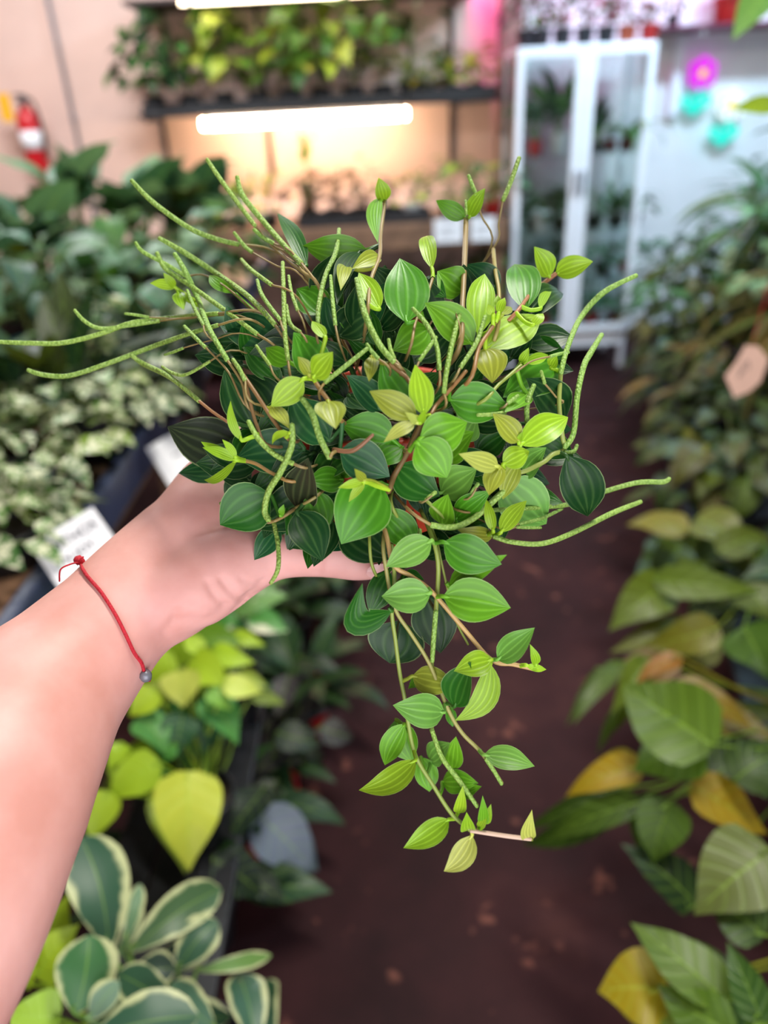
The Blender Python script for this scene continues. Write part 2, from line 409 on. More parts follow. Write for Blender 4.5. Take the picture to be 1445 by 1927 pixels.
def plant(name, label, cat, loc, sp, n, L, colors, potspec=None, mode='rosette', spread=0.15, height=0.3, group=None, seed=1,
          elev=(25, 80), droop=(30, 80), pot_off=(0, 0), half=None):
    r = random.Random(seed*31+5)
    t = thing(name, label, cat, loc, group)
    top = 0.0
    if potspec:
        pr, ph, pc = potspec; pot(t, pr, ph, pc); top = ph*0.88
    key, asp, pet, mat = SPEC[sp]
    if mode == 'dome':
        k = 4
        for i in range(3):
            a = r.uniform(0, 6.28); q = spread*0.35
            tube('stem', [Vector(loc)+Vector((0, 0, top-0.01)), Vector(loc)+Vector((cos(a)*q*0.4, sin(a)*q*0.4, top+height*0.45)), Vector(loc)+Vector((cos(a)*q, sin(a)*q, top+height*0.85))], [0.005, 0.004, 0.002], 'stem', t, 5, 3, jit(rgb(92, 104, 52)))
    for i in range(n):
        c = jit(r.choice(colors), 0.16, r); ph = r.uniform(0, 2*pi) if half is None else r.uniform(*half)
        if mode == 'rosette':
            q = (i+0.5)/n; e = elev[1]+(elev[0]-elev[1])*q+r.uniform(-6, 6); e = round(e/12)*12
            me = leaf_mesh(key, asp, pet, e, round(r.uniform(*droop)/20)*20, 0.14, 8, 4, i % 2)
            if not me.materials: me.materials.append(LEAF[mat])
            o = link('leaf', me, None, t, (r.uniform(-.012, .012), r.uniform(-.012, .012), top-0.004), c)
            s = L*r.uniform(0.75, 1.15); o.scale = (s, s*r.uniform(0.85, 1.1), s)
            o.rotation_euler = (r.uniform(-.25, .25), r.uniform(-.1, .1), i*2.4+r.uniform(-.4, .4) if half is None else ph)
        else:
            th = math.acos(1-r.random()*0.98) if mode == 'dome' else r.uniform(0.5, 1.5)
            rr = 0.62+0.38*r.random()**0.5
            pos = (cos(ph)*sin(th)*spread*rr, sin(ph)*sin(th)*spread*rr, top+height*(0.12+0.88*cos(th)*rr))
            if mode == 'trail': pos = (cos(ph)*spread*r.uniform(0.7, 1), sin(ph)*spread*r.uniform(0.7, 1), top+height*r.uniform(-1, 0.4))
            me = leaf_mesh(key, asp, pet, 0, round(r.uniform(*droop)/20)*20, 0.14, 7, 4, i % 2)
            if not me.materials: me.materials.append(LEAF[mat])
            o = link('leaf', me, None, t, pos, c)
            s = L*r.uniform(0.7, 1.2); o.scale = (s, s*r.uniform(0.85, 1.1), s)
            o.rotation_euler = (r.uniform(-.5, .5), -r.uniform(-.5, .75)*(cos(th)), ph+r.uniform(-.7, .7))
    return t

# ================================================================ the room
YB = 5.0
struct(box('floor', (-2.7, -1.6, -0.08), (3.1, 5.1, 0.0), 'floor', bev=0))
struct(box('ceiling', (-2.7, -1.6, 3.05), (3.1, 5.1, 3.13), 'ceil', bev=0))
xw = x_for(958, 4.9, 1.6)
struct(box('wall_back', (-2.7, YB, 0.0), (xw, YB+0.1, 3.05), 'beige', bev=0))
struct(box('wall_back_right', (xw, YB, 0.0), (3.1, YB+0.1, 3.05), 'wall', bev=0))
struct(box('wall_left', (-2.66, -1.6, 0.0), (-2.56, YB, 3.05), 'tan', bev=0))
struct(box('wall_right', (2.95, -1.6, 0.0), (3.05, YB, 3.05), 'wall', bev=0))
struct(box('baseboard_back', (-2.56, YB-0.015, 0.0), (2.95, YB, 0.1), 'dshelf', bev=0.003))
# brown corner post between the warm wall and the cabinet
xq = x_for(958, 4.86, 1.6)
struct(box('trim_1', (xq-0.05, 4.80, 0.0), (xq+0.06, YB, 3.05), 'post', bev=0.006))
# white upright board edge on the right-hand wall
xq = x_for(1286, 4.95, 1.85)
struct(box('trim_2', (xq-0.02, 4.94, 1.35), (xq+0.03, YB, 2.02), 'white', bev=0.004))

# grey conduit on the back wall
q0, q1 = at_y(131, 196, 4.965), at_y(86, 0, 4.965)
t = thing('wall_conduit', 'thin grey conduit pipe running up the back wall beside the fire extinguisher', 'conduit', (q0.x, 4.97, 0.0))
link('pipe', lathe_mesh('pipe', [(0.011, 0.0), (0.011, 3.04)], 10), 'steel', t)
for z in (0.9, 1.5, 2.2): link('clip', lathe_mesh('clip', [(0.0112, -0.012), (0.015, -0.012), (0.015, 0.012), (0.0112, 0.012)], 10), 'steel', t, (0, 0, z))

# fire extinguisher on the wall, upper left of the photo
pe = at_y(62, 268, 4.86)
t = thing('fire_extinguisher', 'red fire extinguisher with white label and yellow tag on the back wall', 'extinguisher', (pe.x, 4.86, pe.z-0.16))
link('cylinder', lathe_mesh('cylinder', [(0.001, 0), (0.055, 0.003), (0.062, 0.02), (0.062, 0.27), (0.052, 0.31), (0.022, 0.34), (0.018, 0.355)], 24), 'red', t)
link('label', lathe_mesh('label', [(0.0625, 0.12), (0.0632, 0.12), (0.0632, 0.22), (0.0625, 0.22)], 24), 'card', t)
link('valve', lathe_mesh('valve', [(0.018, 0.352), (0.024, 0.356), (0.024, 0.39), (0.001, 0.40)], 14), 'steel', t)
box('handle', (-0.016, -0.09, 0.392), (0.016, 0.03, 0.404), 'black', t)
box('trigger', (-0.014, -0.08, 0.362), (0.014, 0.02, 0.371), 'black', t)
tube('hose', [Vector(t.location)+Vector(v) for v in ((0.0, 0.0, 0.37), (0.06, -0.03, 0.37), (0.085, -0.04, 0.25), (0.078, -0.04, 0.08))], 0.009, 'black', t)
box('tag', (-0.115, -0.068, 0.27), (-0.045, -0.064, 0.41), 'yellow', t, 0.001)
box('bracket', (-0.03, 0.06, 0.15), (0.03, 0.14, 0.2), 'steel', t)

# ---------------------------------------------------------------- wall shelves with lights
def wall_shelf(label, x0, x1, z, yf, mat, brk, th=0.022):
    t = thing('wall_shelf', label, 'shelf', ((x0+x1)/2, (yf+YB)/2, z-th))
    hx, hy = (x1-x0)/2, (YB-yf)/2
    box('board', (-hx, -hy, 0), (hx, hy, th), mat, t)
    for x in brk:
        br = box('bracket', (x-t.location.x-0.012, -hy+0.03, -0.02), (x-t.location.x+0.012, hy, 0.0), 'black', t)
        o_ = br.location; box('strut', (-0.012, hy-0.022-o_.y, -0.33), (0.012, hy-o_.y, -0.01), 'black', br)
    return t
yf = 4.62
zs = at_y(600, 197, yf).z
xs0, xs1 = x_for(262, yf, zs), x_for(945, yf, zs)
SH = wall_shelf('long black wall shelf full of leafy plants above the glowing tube light', xs0, xs1, zs, yf, 'black', [x_for(p_, 4.95, zs) for p_ in (300, 497, 850)])
zt = at_y(300, 10, yf).z+0.03
wall_shelf('dark brown upper wall shelf cut off by the top of the photo', x_for(228, yf, zt), x_for(900, yf, zt), zt, yf, 'dshelf', [x_for(p_, 4.95, zt) for p_ in (300, 520, 850)])
for pp in (497, 850):
    xx = x_for(pp, 4.98, 1.6)
    tag(box('shelf_upright', (xx-0.012, 4.978, zs-0.36), (xx+0.012, 4.998, 2.5), 'black'),
        'slim black shelf upright on the warm wall, '+('left of the two' if pp == 497 else 'right of the two'), 'upright', 'shelf uprights')
def batten(label, a, b_, r, lampmat):
    a, b_ = Vector(a), Vector(b_); m = (a+b_)/2; L = (b_-a).length
    t = thing('tube_light', label, 'lamp', m); d = (b_-a).normalized()
    pts = [a, a+d*r*1.5, b_-d*r*1.5, b_]
    tube('diffuser', pts, r, lampmat, t, 12, 2)
    up = Vector((0, 0, r*1.15))
    tube('housing', [a-d*0.01+up, m+up, b_+d*0.01+up], r*0.55, 'white', t, 8, 2)
    for e in (a-d*0.012, b_+d*0.012): tube('end_cap', [e-d*0.012, e+d*0.012], r*1.05, 'white', t, 12, 1)
    return t
ly = 4.66
la, lb = at_y(393, 221, ly), at_y(752, 204, ly)
zz = zs-0.03-0.035
lamp = batten('glowing warm white tube light under the black wall shelf', (la.x, ly, zz), (lb.x, ly, zz), 0.026, 'lamp')
la, lb = at_y(362, 3, yf-0.03), at_y(800, -26, yf-0.03)
batten('tube light under the upper brown shelf at the top edge of the photo', (la.x, yf-0.03, la.z), (lb.x, yf-0.03, la.z), 0.012, 'lamp2')

# ---------------------------------------------------------------- glass cabinet
yc = 4.42
cl, cr = at_y(974, 92, yc), at_y(1237, 74, yc)
CXM, CW, CH, CDP = (cl.x+cr.x)/2, cr.x-cl.x, (cl.z+cr.z)/2, 0.40
cab = thing('glass_cabinet', 'tall white metal display cabinet with two glass doors full of potted plants', 'cabinet', (CXM, yc+CDP/2, 0.0))
hw, hd, f_ = CW/2, CDP/2, 0.022
z0 = 0.14
box('top_panel', (-hw, -hd, CH-0.03), (hw, hd, CH), 'white', cab)
box('bottom_panel', (-hw, -hd, z0), (hw, hd, z0+0.08), 'white', cab)
for sx in (-1, 1):
    for sy in (-1, 1):
        box('leg', (sx*hw-(0.03 if sx > 0 else 0), sy*hd-(0.03 if sy > 0 else 0), 0.0), (sx*hw+(0.03 if sx < 0 else 0), sy*hd+(0.03 if sy < 0 else 0), z0), 'white', cab)
        box('corner_post', (sx*hw-(f_ if sx > 0 else 0), sy*hd-(f_ if sy > 0 else 0), z0+0.08), (sx*hw+(f_ if sx < 0 else 0), sy*hd+(f_ if sy < 0 else 0), CH-0.03), 'white', cab, 0.003)
    box('side_glass', (sx*(hw-0.008)-0.002, -hd+f_, z0+0.08), (sx*(hw-0.008)+0.002, hd-f_, CH-0.03), 'glass', cab, 0)
box('back_panel', (-hw+f_, hd-0.012, z0+0.08), (hw-f_, hd-0.006, CH-0.03), 'glass', cab, 0)
for i, (a, b_) in enumerate(((-hw, -0.002), (0.002, hw))):
    y0, y1 = -hd-0.022, -hd-0.002
    dl, dh = z0+0.09, CH-0.005
    lx, rx = (a+0.036, b_-0.05) if i == 0 else (a+0.05, b_-0.036)
    d_ = box('door', (a, y0, dl), (lx, y1, dh), 'white', cab, 0.003)   # hinge or lock stile carries the rest of the door
    o0 = Vector(d_.location)
    def sub(nm, lo, hi, m, bev=0.003): return box(nm, [l-o for l, o in zip(lo, o0)], [h-o for h, o in zip(hi, o0)], m, d_, bev)
    sub('stile', (rx, y0, dl), (b_, y1, dh), 'white')
    sub('rail', (lx, y0, dh-0.045), (rx, y1, dh), 'white'); sub('rail', (lx, y0, dl), (rx, y1, dl+0.045), 'white')
    sub('pane', (lx, y0+0.008, dl+0.045), (rx, y0+0.012, dh-0.045), 'glass', 0)
    kx = b_-0.02 if i == 0 else a+0.02
    sub('handle', (kx-0.006, y0-0.02, 1.0), (kx+0.006, y0, 1.12), 'steel')
def cab_z(py): return at_y(1090, py, yc+0.15).z
SHELF_Z = [cab_z(290), cab_z(432), cab_z(520), cab_z(640)]
for z in SHELF_Z[:3]: box('shelf', (-hw+f_, -hd+0.015, z-0.008), (hw-f_, hd-0.014, z), 'glass', cab, 0)
SHELF_Z[3] = z0+0.08

# ---------------------------------------------------------------- neon flowers on the wall
def neon(label, px, py, r_, pet_col, mid_col, stem_col, leaf_pts):
    c = at_y(px, py, 4.93); t = thing('neon_flower', label, 'neon sign', c)
    m1, m2, m3 = glow('neon_petal_'+label[:6], pet_col, 1.2), glow('neon_centre_'+label[:6], mid_col, 1.0), glow('neon_leaf_'+label[:6], stem_col, 1.0)
    for k in range(6):
        a0 = k*pi/3+0.5; cc = Vector((cos(a0), 0, sin(a0)))*r_*0.66
        ring = [c+cc+Vector((cos(a0+u), 0, sin(a0+u)))*r_*0.34 for u in [j*2*pi/10-pi for j in range(11)]]
        tube('petal_tube', ring, r_*0.13, m1, t, 8, 2)
    tube('centre_tube', [c+Vector((cos(u), -0.12, sin(u)))*r_*0.17 for u in [j*2*pi/8 for j in range(9)]], r_*0.18, m2, t, 8, 2)
    e = c+Vector((leaf_pts[0]*0.6*r_, 0, -2.75*r_))
    tube('stem_tube', [c+Vector((0, 0, -1.0*r_)), c+Vector((leaf_pts[0]*0.2*r_, 0, -1.8*r_)), e], r_*0.17, m3, t, 8, 3)
    for s_ in (-1, 1):
        b0 = c+Vector((leaf_pts[0]*0.45*r_, 0, -2.3*r_)); q = Vector((s_*1.0, 0, 0.75)).normalized(); w = Vector((-q.z, 0, q.x))
        lp = [b0, b0+q*0.45*r_+w*0.30*r_, b0+q*1.0*r_+w*0.22*r_, b0+q*1.15*r_, b0+q*1.0*r_-w*0.22*r_, b0+q*0.45*r_-w*0.30*r_, b0]
        tube('leaf_tube', lp, r_*0.19, m3, t, 8, 3)
    bk = link('backing', lathe_mesh('backing', [(0.001, 0), (r_*1.1, 0), (r_*1.1, 0.004), (0.001, 0.004)], 20), 'glass', t, (0, 0.05, -r_*0.5)); bk.rotation_euler = (rad(90), 0, 0)
    box('standoff', (-0.006, 0.02, -0.006), (0.006, 0.07, 0.006), 'steel', t)
neon('magenta neon flower with yellow centre and turquoise leaves on the white wall', 1322, 138, 0.078, rgb(226, 20, 236), rgb(255, 214, 0), rgb(0, 235, 215), (-0.5,))
neon('white neon flower with yellow centre and turquoise leaves, lower of the two on the wall', 1376, 198, 0.078, rgb(232, 250, 255), rgb(255, 232, 60), rgb(0, 235, 215), (-0.6,))

# ---------------------------------------------------------------- back bench below the lit wall
zb = at_y(700, 425, 4.35).z
bx0, bx1 = x_for(280, 4.35, zb), x_for(955, 4.35, zb)
bench = thing('back_bench', 'long brown wooden bench along the warm back wall carrying trays of seedlings', 'bench', ((bx0+bx1)/2, 4.65, 0.0))
hx = (bx1-bx0)/2
for k in range(4): box('plank', (-hx, -0.30+k*0.152, zb-0.03), (hx, -0.30+k*0.152+0.147, zb), 'wood', bench)
box('front_rail', (-hx, -0.325, zb-0.13), (hx, -0.302, zb-0.012), 'wood', bench)
for sx in (-1, 0, 1):
    for sy in (-1, 1): box('leg', (sx*(hx-0.05)-0.035, sy*0.25-0.035, 0), (sx*(hx-0.05)+0.035, sy*0.25+0.035, zb-0.03), 'wood', bench)
box('lower_shelf', (-hx+0.02, -0.28, 0.26), (hx-0.02, 0.28, 0.285), 'dshelf', bench)
def tray(label, px0, px1, y, z, h=0.06, dep=0.26, mat='black'):
    a, b_ = x_for(px0, y, z), x_for(px1, y, z)
    t = thing('plant_tray', label, 'tray', ((a+b_)/2, y+dep/2, z)); w, d = (b_-a)/2, dep/2
    box('base', (-w, -d, 0), (w, d, 0.006), mat, t, 0)
    for lo, hi in (((-w, -d, 0.006), (w, -d+0.006, h)), ((-w, d-0.006, 0.006), (w, d, h)), ((-w, -d+0.006, 0.006), (-w+0.006, d-0.006, h)), ((w-0.006, -d+0.006, 0.006), (w, d-0.006, h))):
        box('rim', lo, hi, mat, t, 0.002)
    return t
tray('black seedling tray with burgundy foliage on the brown back bench', 560, 712, 4.40, zb)
tray('black seedling tray beside the white cup on the brown back bench', 716, 812, 4.40, zb)
tray('black tray of yellow-green seedlings at the post end of the black wall shelf', 768, 935, yf+0.03, zs, 0.05, 0.26)
for i, (a, b_) in enumerate(((817, 871), (886, 932))):
    xa, xb = x_for(a, 4.31, zb-0.03), x_for(b_, 4.31, zb-0.03)
    t = thing('price_card', 'blank-looking white price card on the back bench front, '+('further from' if i == 0 else 'nearer to')+' the white cabinet', 'card', ((xa+xb)/2, 4.316, zb-0.105), 'bench price cards')
    box('sheet', (-(xb-xa)/2, -0.002, 0), ((xb-xa)/2, 0.002, 0.125), 'card', t, 0.0)
    box('clip', (-0.012, -0.004, 0.118), (0.012, 0.02, 0.132), 'steel', t, 0.001)
    for k in range(2): box('writing', (-(xb-xa)*0.3, -0.0026, 0.07-k*0.03), ((xb-xa)*(0.25-0.1*k), -0.0021, 0.076-k*0.03), 'ink', t, 0)

G_YEL = [rgb(150, 168, 50), rgb(108, 140, 44), rgb(74, 108, 36), rgb(176, 180, 74)]
G_MID = [rgb(64, 110, 48), rgb(84, 132, 56), rgb(48, 90, 44)]
G_DRK = [rgb(30, 58, 34), rgb(38, 70, 40), rgb(24, 46, 32)]
G_BLU = [rgb(72, 110, 84), rgb(92, 130, 102), rgb(56, 92, 74), rgb(108, 142, 112)]
G_LIM = [rgb(170, 196, 48), rgb(146, 178, 44), rgb(196, 210, 84)]
R_BUR = [rgb(74, 24, 32), rgb(92, 36, 42), rgb(56, 22, 30), rgb(110, 58, 54)]
G_GOLD = [rgb(184, 164, 46), rgb(150, 150, 52), rgb(116, 128, 44)]
G_OLI = [rgb(82, 96, 22), rgb(66, 86, 20), rgb(104, 108, 26)]
G_DULL = [rgb(44, 60, 22), rgb(62, 72, 26), rgb(34, 52, 22), rgb(80, 74, 30)]

# plants on the black wall shelf
ordn = ['leftmost', 'second', 'third', 'fourth', 'fifth', 'sixth', 'seventh', 'eighth', 'ninth', 'tenth', 'eleventh', 'twelfth']
row = [ # px, species, n, L, height, colours, text
    (285, 'pothos', 26, 0.085, 0.26, G_DRK+G_MID[:1], 'dark green bushy plant'),
    (352, 'heart', 15, 0.10, 0.3, G_MID+G_DRK[:1], 'mid green plant with broad heart leaves'),
    (418, 'pothos', 24, 0.085, 0.33, G_YEL, 'yellow-green bushy plant'),
    (482, 'heart', 18, 0.11, 0.35, G_YEL, 'tall bright plant with broad leaves'),
    (545, 'pothos', 22, 0.085, 0.30, G_YEL+G_MID, 'loose green plant'),
    (602, 'heart', 17, 0.115, 0.36, G_YEL, 'tall plant with bright glossy heart leaves'),
    (662, 'heart', 17, 0.11, 0.36, G_YEL+G_MID[:2], 'tall plant with large yellow-green leaves'),
    (720, 'pothos', 24, 0.08, 0.30, G_DULL+G_YEL[1:3], 'dull green plant with small leaves'),
    (770, 'arrow', 12, 0.09, 0.32, G_DULL+G_MID, 'thin-leaved plant reaching up the wall')]
for i, (px, sp, n, L, h, cols, tx) in enumerate(row):
    y = 4.80+0.03*((i % 2)*2-1)
    plant('shelf_plant', f'{tx}, {ordn[i]} on the black wall shelf'.replace('leftmost', 'first'), 'plant', (x_for(px, y, zs+0.15), y, zs+0.007), sp, int(n*(2.4 if sp == 'heart' else 1.7)), L*1.25, cols,
          (0.062, 0.08, BLACKP), 'dome', 0.17, h*1.35, 'plants on the black wall shelf', 100+i, (35, 84), (40, 100))
for i, px in enumerate((800, 848, 893)):
    y = yf+0.16
    plant('seedling_pot', f'low yellow-green seedling in the shelf tray, {["furthest from the post", "in the middle", "nearest the post"][i]}', 'plant', (x_for(px, y, zs+0.1), y, zs+0.006), 'small', 40, 0.075, G_GOLD+G_YEL[:1],
          (0.05, 0.06, BLACKP), 'dome', 0.12, 0.19, 'seedlings in the shelf tray', 130+i, droop=(20, 60))
tray('long black trough holding the row of plants on the black wall shelf', 268, 764, yf+0.03, zs, 0.045, 0.30)
# long-stalked plant left of the shelf (leaf reaching out at 170,140)
plant('leggy_plant', 'leggy plant with a long bare stalk beside the left end of the black shelf', 'plant', (x_for(205, 4.6, 1.2), 4.6, 0.0), 'heart', 9, 0.15, G_DRK+G_MID[:1], (0.12, 0.24, BLACKP), 'rosette', 0.3, 1.0, None, 140, (60, 84), (60, 120))

# plants on the back bench
row = [(330, 'pothos', 22, 0.075, 0.2, G_YEL+G_MID, 'green bushy plant', BLACKP), (395, 'small', 26, 0.06, 0.16, G_GOLD, 'low golden-leaved plant', BLACKP), (450, 'heart', 12, 0.09, 0.26, G_YEL, 'light green plant with upright stalks', BLACKP),
       (505, 'small', 26, 0.06, 0.2, G_GOLD+R_BUR[:1], 'gold and bronze seedling', BLACKP), (580, 'small', 30, 0.06, 0.18, R_BUR, 'burgundy seedling', BLACKP), (627, 'small', 30, 0.06, 0.19, R_BUR, 'dark burgundy seedling', BLACKP), (676, 'small', 28, 0.06, 0.20, R_BUR, 'tall burgundy seedling', BLACKP),
       (735, 'small', 20, 0.05, 0.13, R_BUR[1:]+G_YEL[:1], 'small pink-tinged seedling', BLACKP), (775, 'small', 20, 0.05, 0.15, G_YEL, 'small pale green seedling', WHITEP), (845, 'small', 28, 0.06, 0.22, G_MID+G_YEL[:1], 'round leafy green plant', BLACKP), (888, 'small', 24, 0.06, 0.20, G_YEL[1:]+G_MID, 'soft green plant', BLACKP), (928, 'pothos', 16, 0.07, 0.18, G_MID+G_BLU[:2], 'green plant in a red pot', REDP)]
bl = ['behind the big dark leaves', 'at the left half', 'beside the bronze seedling', 'left of the burgundy tray', 'first in its tray', 'middle of its tray', 'last in its tray', 'beside the white cup', 'in the white cup', 'behind the first price card', 'behind the second price card', 'next to the cabinet']
for i, (px, sp, n, L, h, cols, tx, pc) in enumerate(row):
    y = 4.53
    plant('bench_plant', f'{tx} on the brown back bench, {bl[i]}', 'plant', (x_for(px, y, zb+0.1), y, zb+(0.007 if 560 < px < 812 else 0)), sp, int(n*1.4), L*1.25, cols, (0.055, 0.075, pc), 'rosette' if sp == 'heart' else 'dome', 0.15, h*1.25, 'plants on the back bench', 150+i, (45, 84), (20, 60))
plant('sprig_plant', 'thin airy sprig rising in front of the warm wall above the bench', 'plant', (x_for(575, 4.78, zb+0.3), 4.78, zb), 'heart', 6, 0.07, G_YEL+G_MID, (0.05, 0.08, BLACKP), 'rosette', 0.1, 0.4, None, 170, (70, 86), (60, 100)).scale = (1, 1, 2.6)
for i, (px, cols) in enumerate(((600, G_DRK), (700, G_DULL), (790, G_DRK+G_MID[:1]), (880, G_DULL), (930, G_MID))):
    plant('under_bench_plant', 'dark leafy plant on the lower shelf of the back bench, '+['left end', 'second', 'middle', 'fourth along', 'cabinet end'][i], 'plant', (x_for(px, 4.62, 0.45), 4.62, 0.285), 'pothos', 20, 0.10, cols, (0.08, 0.12, BLACKP if i % 2 else TERRA), 'dome', 0.16, 0.3, 'plants under the back bench', 180+i)

# plants in the cabinet
def cabp(px, sh, label, sp, n, L, h, cols, potspec, mode='dome', spread=0.08, seed=0, elev=(40, 84), droop=(20, 70), yo=0.0):
    y = yc+0.17+yo; z = SHELF_Z[sh]
    return plant('cabinet_plant', label, 'plant', (x_for(px, y, z+0.1), y, z+0.001), sp, int(n*1.3), L*1.15, cols, potspec, mode, spread, h, 'plants in the glass cabinet', 200+seed, elev, droop)
cabp(1008, 0, 'upright green plant in a red pot, top shelf of the cabinet, by the post', 'heart', 9, 0.12, 0.3, G_MID+G_BLU, (0.045, 0.08, REDP), 'rosette', seed=1)
cabp(1052, 0, 'tall lance-leaved plant in a white pot, top shelf of the cabinet', 'lance', 8, 0.22, 0.3, G_MID, (0.05, 0.11, WHITEP), 'rosette', seed=2, elev=(55, 84))
cabp(1128, 0, 'slender dark-leaved plant beside the middle stile, top shelf of the cabinet', 'lance', 6, 0.17, 0.3, G_MID+G_DRK[:1], (0.03, 0.05, BLACKP), 'rosette', seed=3, elev=(60, 84))
cabp(1150, 0, 'small cactus-like plant in a square-looking dark red pot, cabinet top shelf', 'blade', 6, 0.08, 0.1, G_BLU, (0.04, 0.065, BURG), 'rosette', seed=4, elev=(70, 84), droop=(0, 10))
cabp(1182, 0, 'plant with an arching pale green leaf in a dark red pot, cabinet top shelf', 'strap', 7, 0.3, 0.2, G_YEL[1:]+G_MID, (0.042, 0.065, BURG), 'rosette', seed=5, elev=(65, 84), droop=(120, 180))
cabp(1004, 1, 'dark leafy plant at the left of the cabinet second shelf', 'pothos', 20, 0.07, 0.14, G_DRK+G_BLU[:1], (0.045, 0.07, BLACKP), seed=6)
cabp(1020, 1, 'dark green plant in a white pot on the cabinet second shelf', 'pothos', 18, 0.07, 0.12, G_DRK, (0.055, 0.12, WHITEP), seed=7, yo=-0.06)
cabp(1056, 1, 'dark bushy plant beside the white pot, cabinet second shelf', 'pothos', 22, 0.075, 0.16, G_DRK, (0.055, 0.07, BLACKP), seed=8)
cabp(1120, 1, 'blue-green leafy plant by the middle stile, cabinet second shelf', 'pothos', 24, 0.075, 0.17, G_BLU, (0.05, 0.07, BLACKP), seed=9)
cabp(1160, 1, 'grassy green plant on the cabinet second shelf', 'blade', 18, 0.16, 0.15, G_BLU+G_MID, (0.05, 0.07, BLACKP), 'rosette', seed=10)
cabp(1196, 1, 'leafy plant at the wall end of the cabinet second shelf', 'pothos', 20, 0.07, 0.16, G_BLU+G_MID, (0.045, 0.07, BLACKP), seed=11)
cabp(1135, 2, 'silvery plant on the cabinet third shelf beside the middle stile', 'small', 24, 0.06, 0.15, G_BLU, (0.05, 0.07, BLACKP), seed=12)
cabp(1178, 2, 'green plant in a red pot on the cabinet third shelf', 'pothos', 20, 0.07, 0.14, G_BLU, (0.045, 0.07, REDP), seed=13)
cabp(1040, 2, 'dark plant on the cabinet third shelf behind the left door', 'pothos', 20, 0.08, 0.17, G_DRK, (0.055, 0.07, BLACKP), seed=14)
cabp(1020, 3, 'leafy plant in a red pot on the cabinet floor behind the left door', 'pothos', 22, 0.08, 0.2, G_DRK+G_MID[:1], (0.06, 0.09, REDP), seed=15)
cabp(1112, 3, 'leafy plant in a red pot on the cabinet floor beside the middle stile', 'pothos', 22, 0.08, 0.24, G_BLU, (0.055, 0.08, REDP), seed=16)
cabp(1160, 3, 'blue-green plant in a dark red pot on the cabinet floor, right end', 'pothos', 22, 0.08, 0.22, G_BLU+G_DRK[:1], (0.055, 0.08, BURG), seed=17)
# plants on top of the cabinet
PINKS = [rgb(130, 22, 58), rgb(96, 18, 40), rgb(160, 52, 88)]
for i, (px, cols, pc, sp, h, tx) in enumerate(((990, G_DRK+R_BUR, BLACKP, 'pothos', 0.2, 'dark trailing plant'), (1018, [rgb(150, 34, 30), rgb(120, 26, 30)]+G_MID[:1], BLACKP, 'small', 0.16, 'orange-red leaved plant'),
        (1058, G_DRK+PINKS[:1], BLACKP, 'pothos', 0.22, 'dark plant with pink tips'), (1100, PINKS, BLACKP, 'small', 0.2, 'bright pink leaved plant'), (1140, PINKS+G_MID[:1], BLACKP, 'small', 0.19, 'pink and green plant'), (1180, R_BUR+G_MID[:1], TERRA, 'pothos', 0.2, 'bronze-leaved plant'), (1222, G_MID, REDP, 'lance', 0.1, 'green sprig in a red pot'))):
    y = yc+0.14
    plant('cabinet_top_plant', f'{tx} on top of the white cabinet, {["at the post end", "second along", "third along", "in the middle", "fifth along", "sixth along", "at the wall end"][i]}', 'plant', (x_for(px, y, CH+0.05), y, CH), sp, 22 if sp != 'lance' else 7, 0.06 if sp == 'small' else 0.08, cols, (0.05, 0.085, pc), 'dome' if sp != 'lance' else 'rosette', 0.09, h, 'plants on top of the cabinet', 240+i)
# shelf with red pots at the upper right
zr = at_y(1340, 44, 4.7).z
xr0, xr1 = x_for(1243, 4.7, zr), 2.93
t = thing('red_shelf', 'burgundy edged wall shelf at the upper right carrying red pots', 'shelf', ((xr0+xr1)/2, 4.85, zr-0.02))
box('board', (-(xr1-xr0)/2, -0.15, 0), ((xr1-xr0)/2, 0.15, 0.02), 'burg', t)
for x in (-0.4, 0.4): box('bracket', (x-0.01, -0.12, -0.03), (x+0.01, 0.15, 0), 'white', t)
plant('shelf_pot_plant', 'leafy plant in a large red pot on the upper right wall shelf', 'plant', (x_for(1368, 4.82, zr+0.08), 4.82, zr), 'lance', 9, 0.16, G_MID, (0.075, 0.13, REDP), 'rosette', 0.1, 0.2, None, 260)
plant('shelf_pot_plant', 'small dark sprig in a dark pot beside the large red pot on the wall shelf', 'plant', (x_for(1268, 4.82, zr+0.08), 4.82, zr), 'small', 14, 0.05, G_DRK, (0.035, 0.06, BLACKP), 'dome', 0.06, 0.1, None, 261)

# ---------------------------------------------------------------- left bench and its plants
LB = thing('left_bench', 'long potting bench with a dark navy edge running along the left side', 'bench', (-1.08, 2.15, 0.0))
for k in range(5): box('plank', (-0.53+k*0.212, -1.75, 0.77), (-0.53+k*0.212+0.206, 1.75, 0.80), 'wood', LB)
box('edge_rail', (0.535, -1.75, 0.745), (0.56, 1.75, 0.835), 'navy', LB, 0.006)
box('under_rail', (0.46, -1.75, 0.66), (0.50, 1.75, 0.77), 'wood', LB)
for sx in (-0.45, 0.42):
    for sy in (-1.65, 0, 1.65): box('leg', (sx-0.04, sy-0.04, 0), (sx+0.04, sy+0.04, 0.77), 'wood', LB)
ZL = 0.80
def lp(label, px, y, sp, n, L, h, cols, potspec, mode='dome', spread=0.16, seed=0, elev=(30, 84), droop=(30, 80), name='bench_plant', zc=0.25, cat='plant'):
    return plant(name, label, cat, (x_for(px, y, ZL+zc), y, ZL), sp, n, L, cols, potspec, mode, spread, h, 'plants on the left bench', 300+seed, elev, droop)
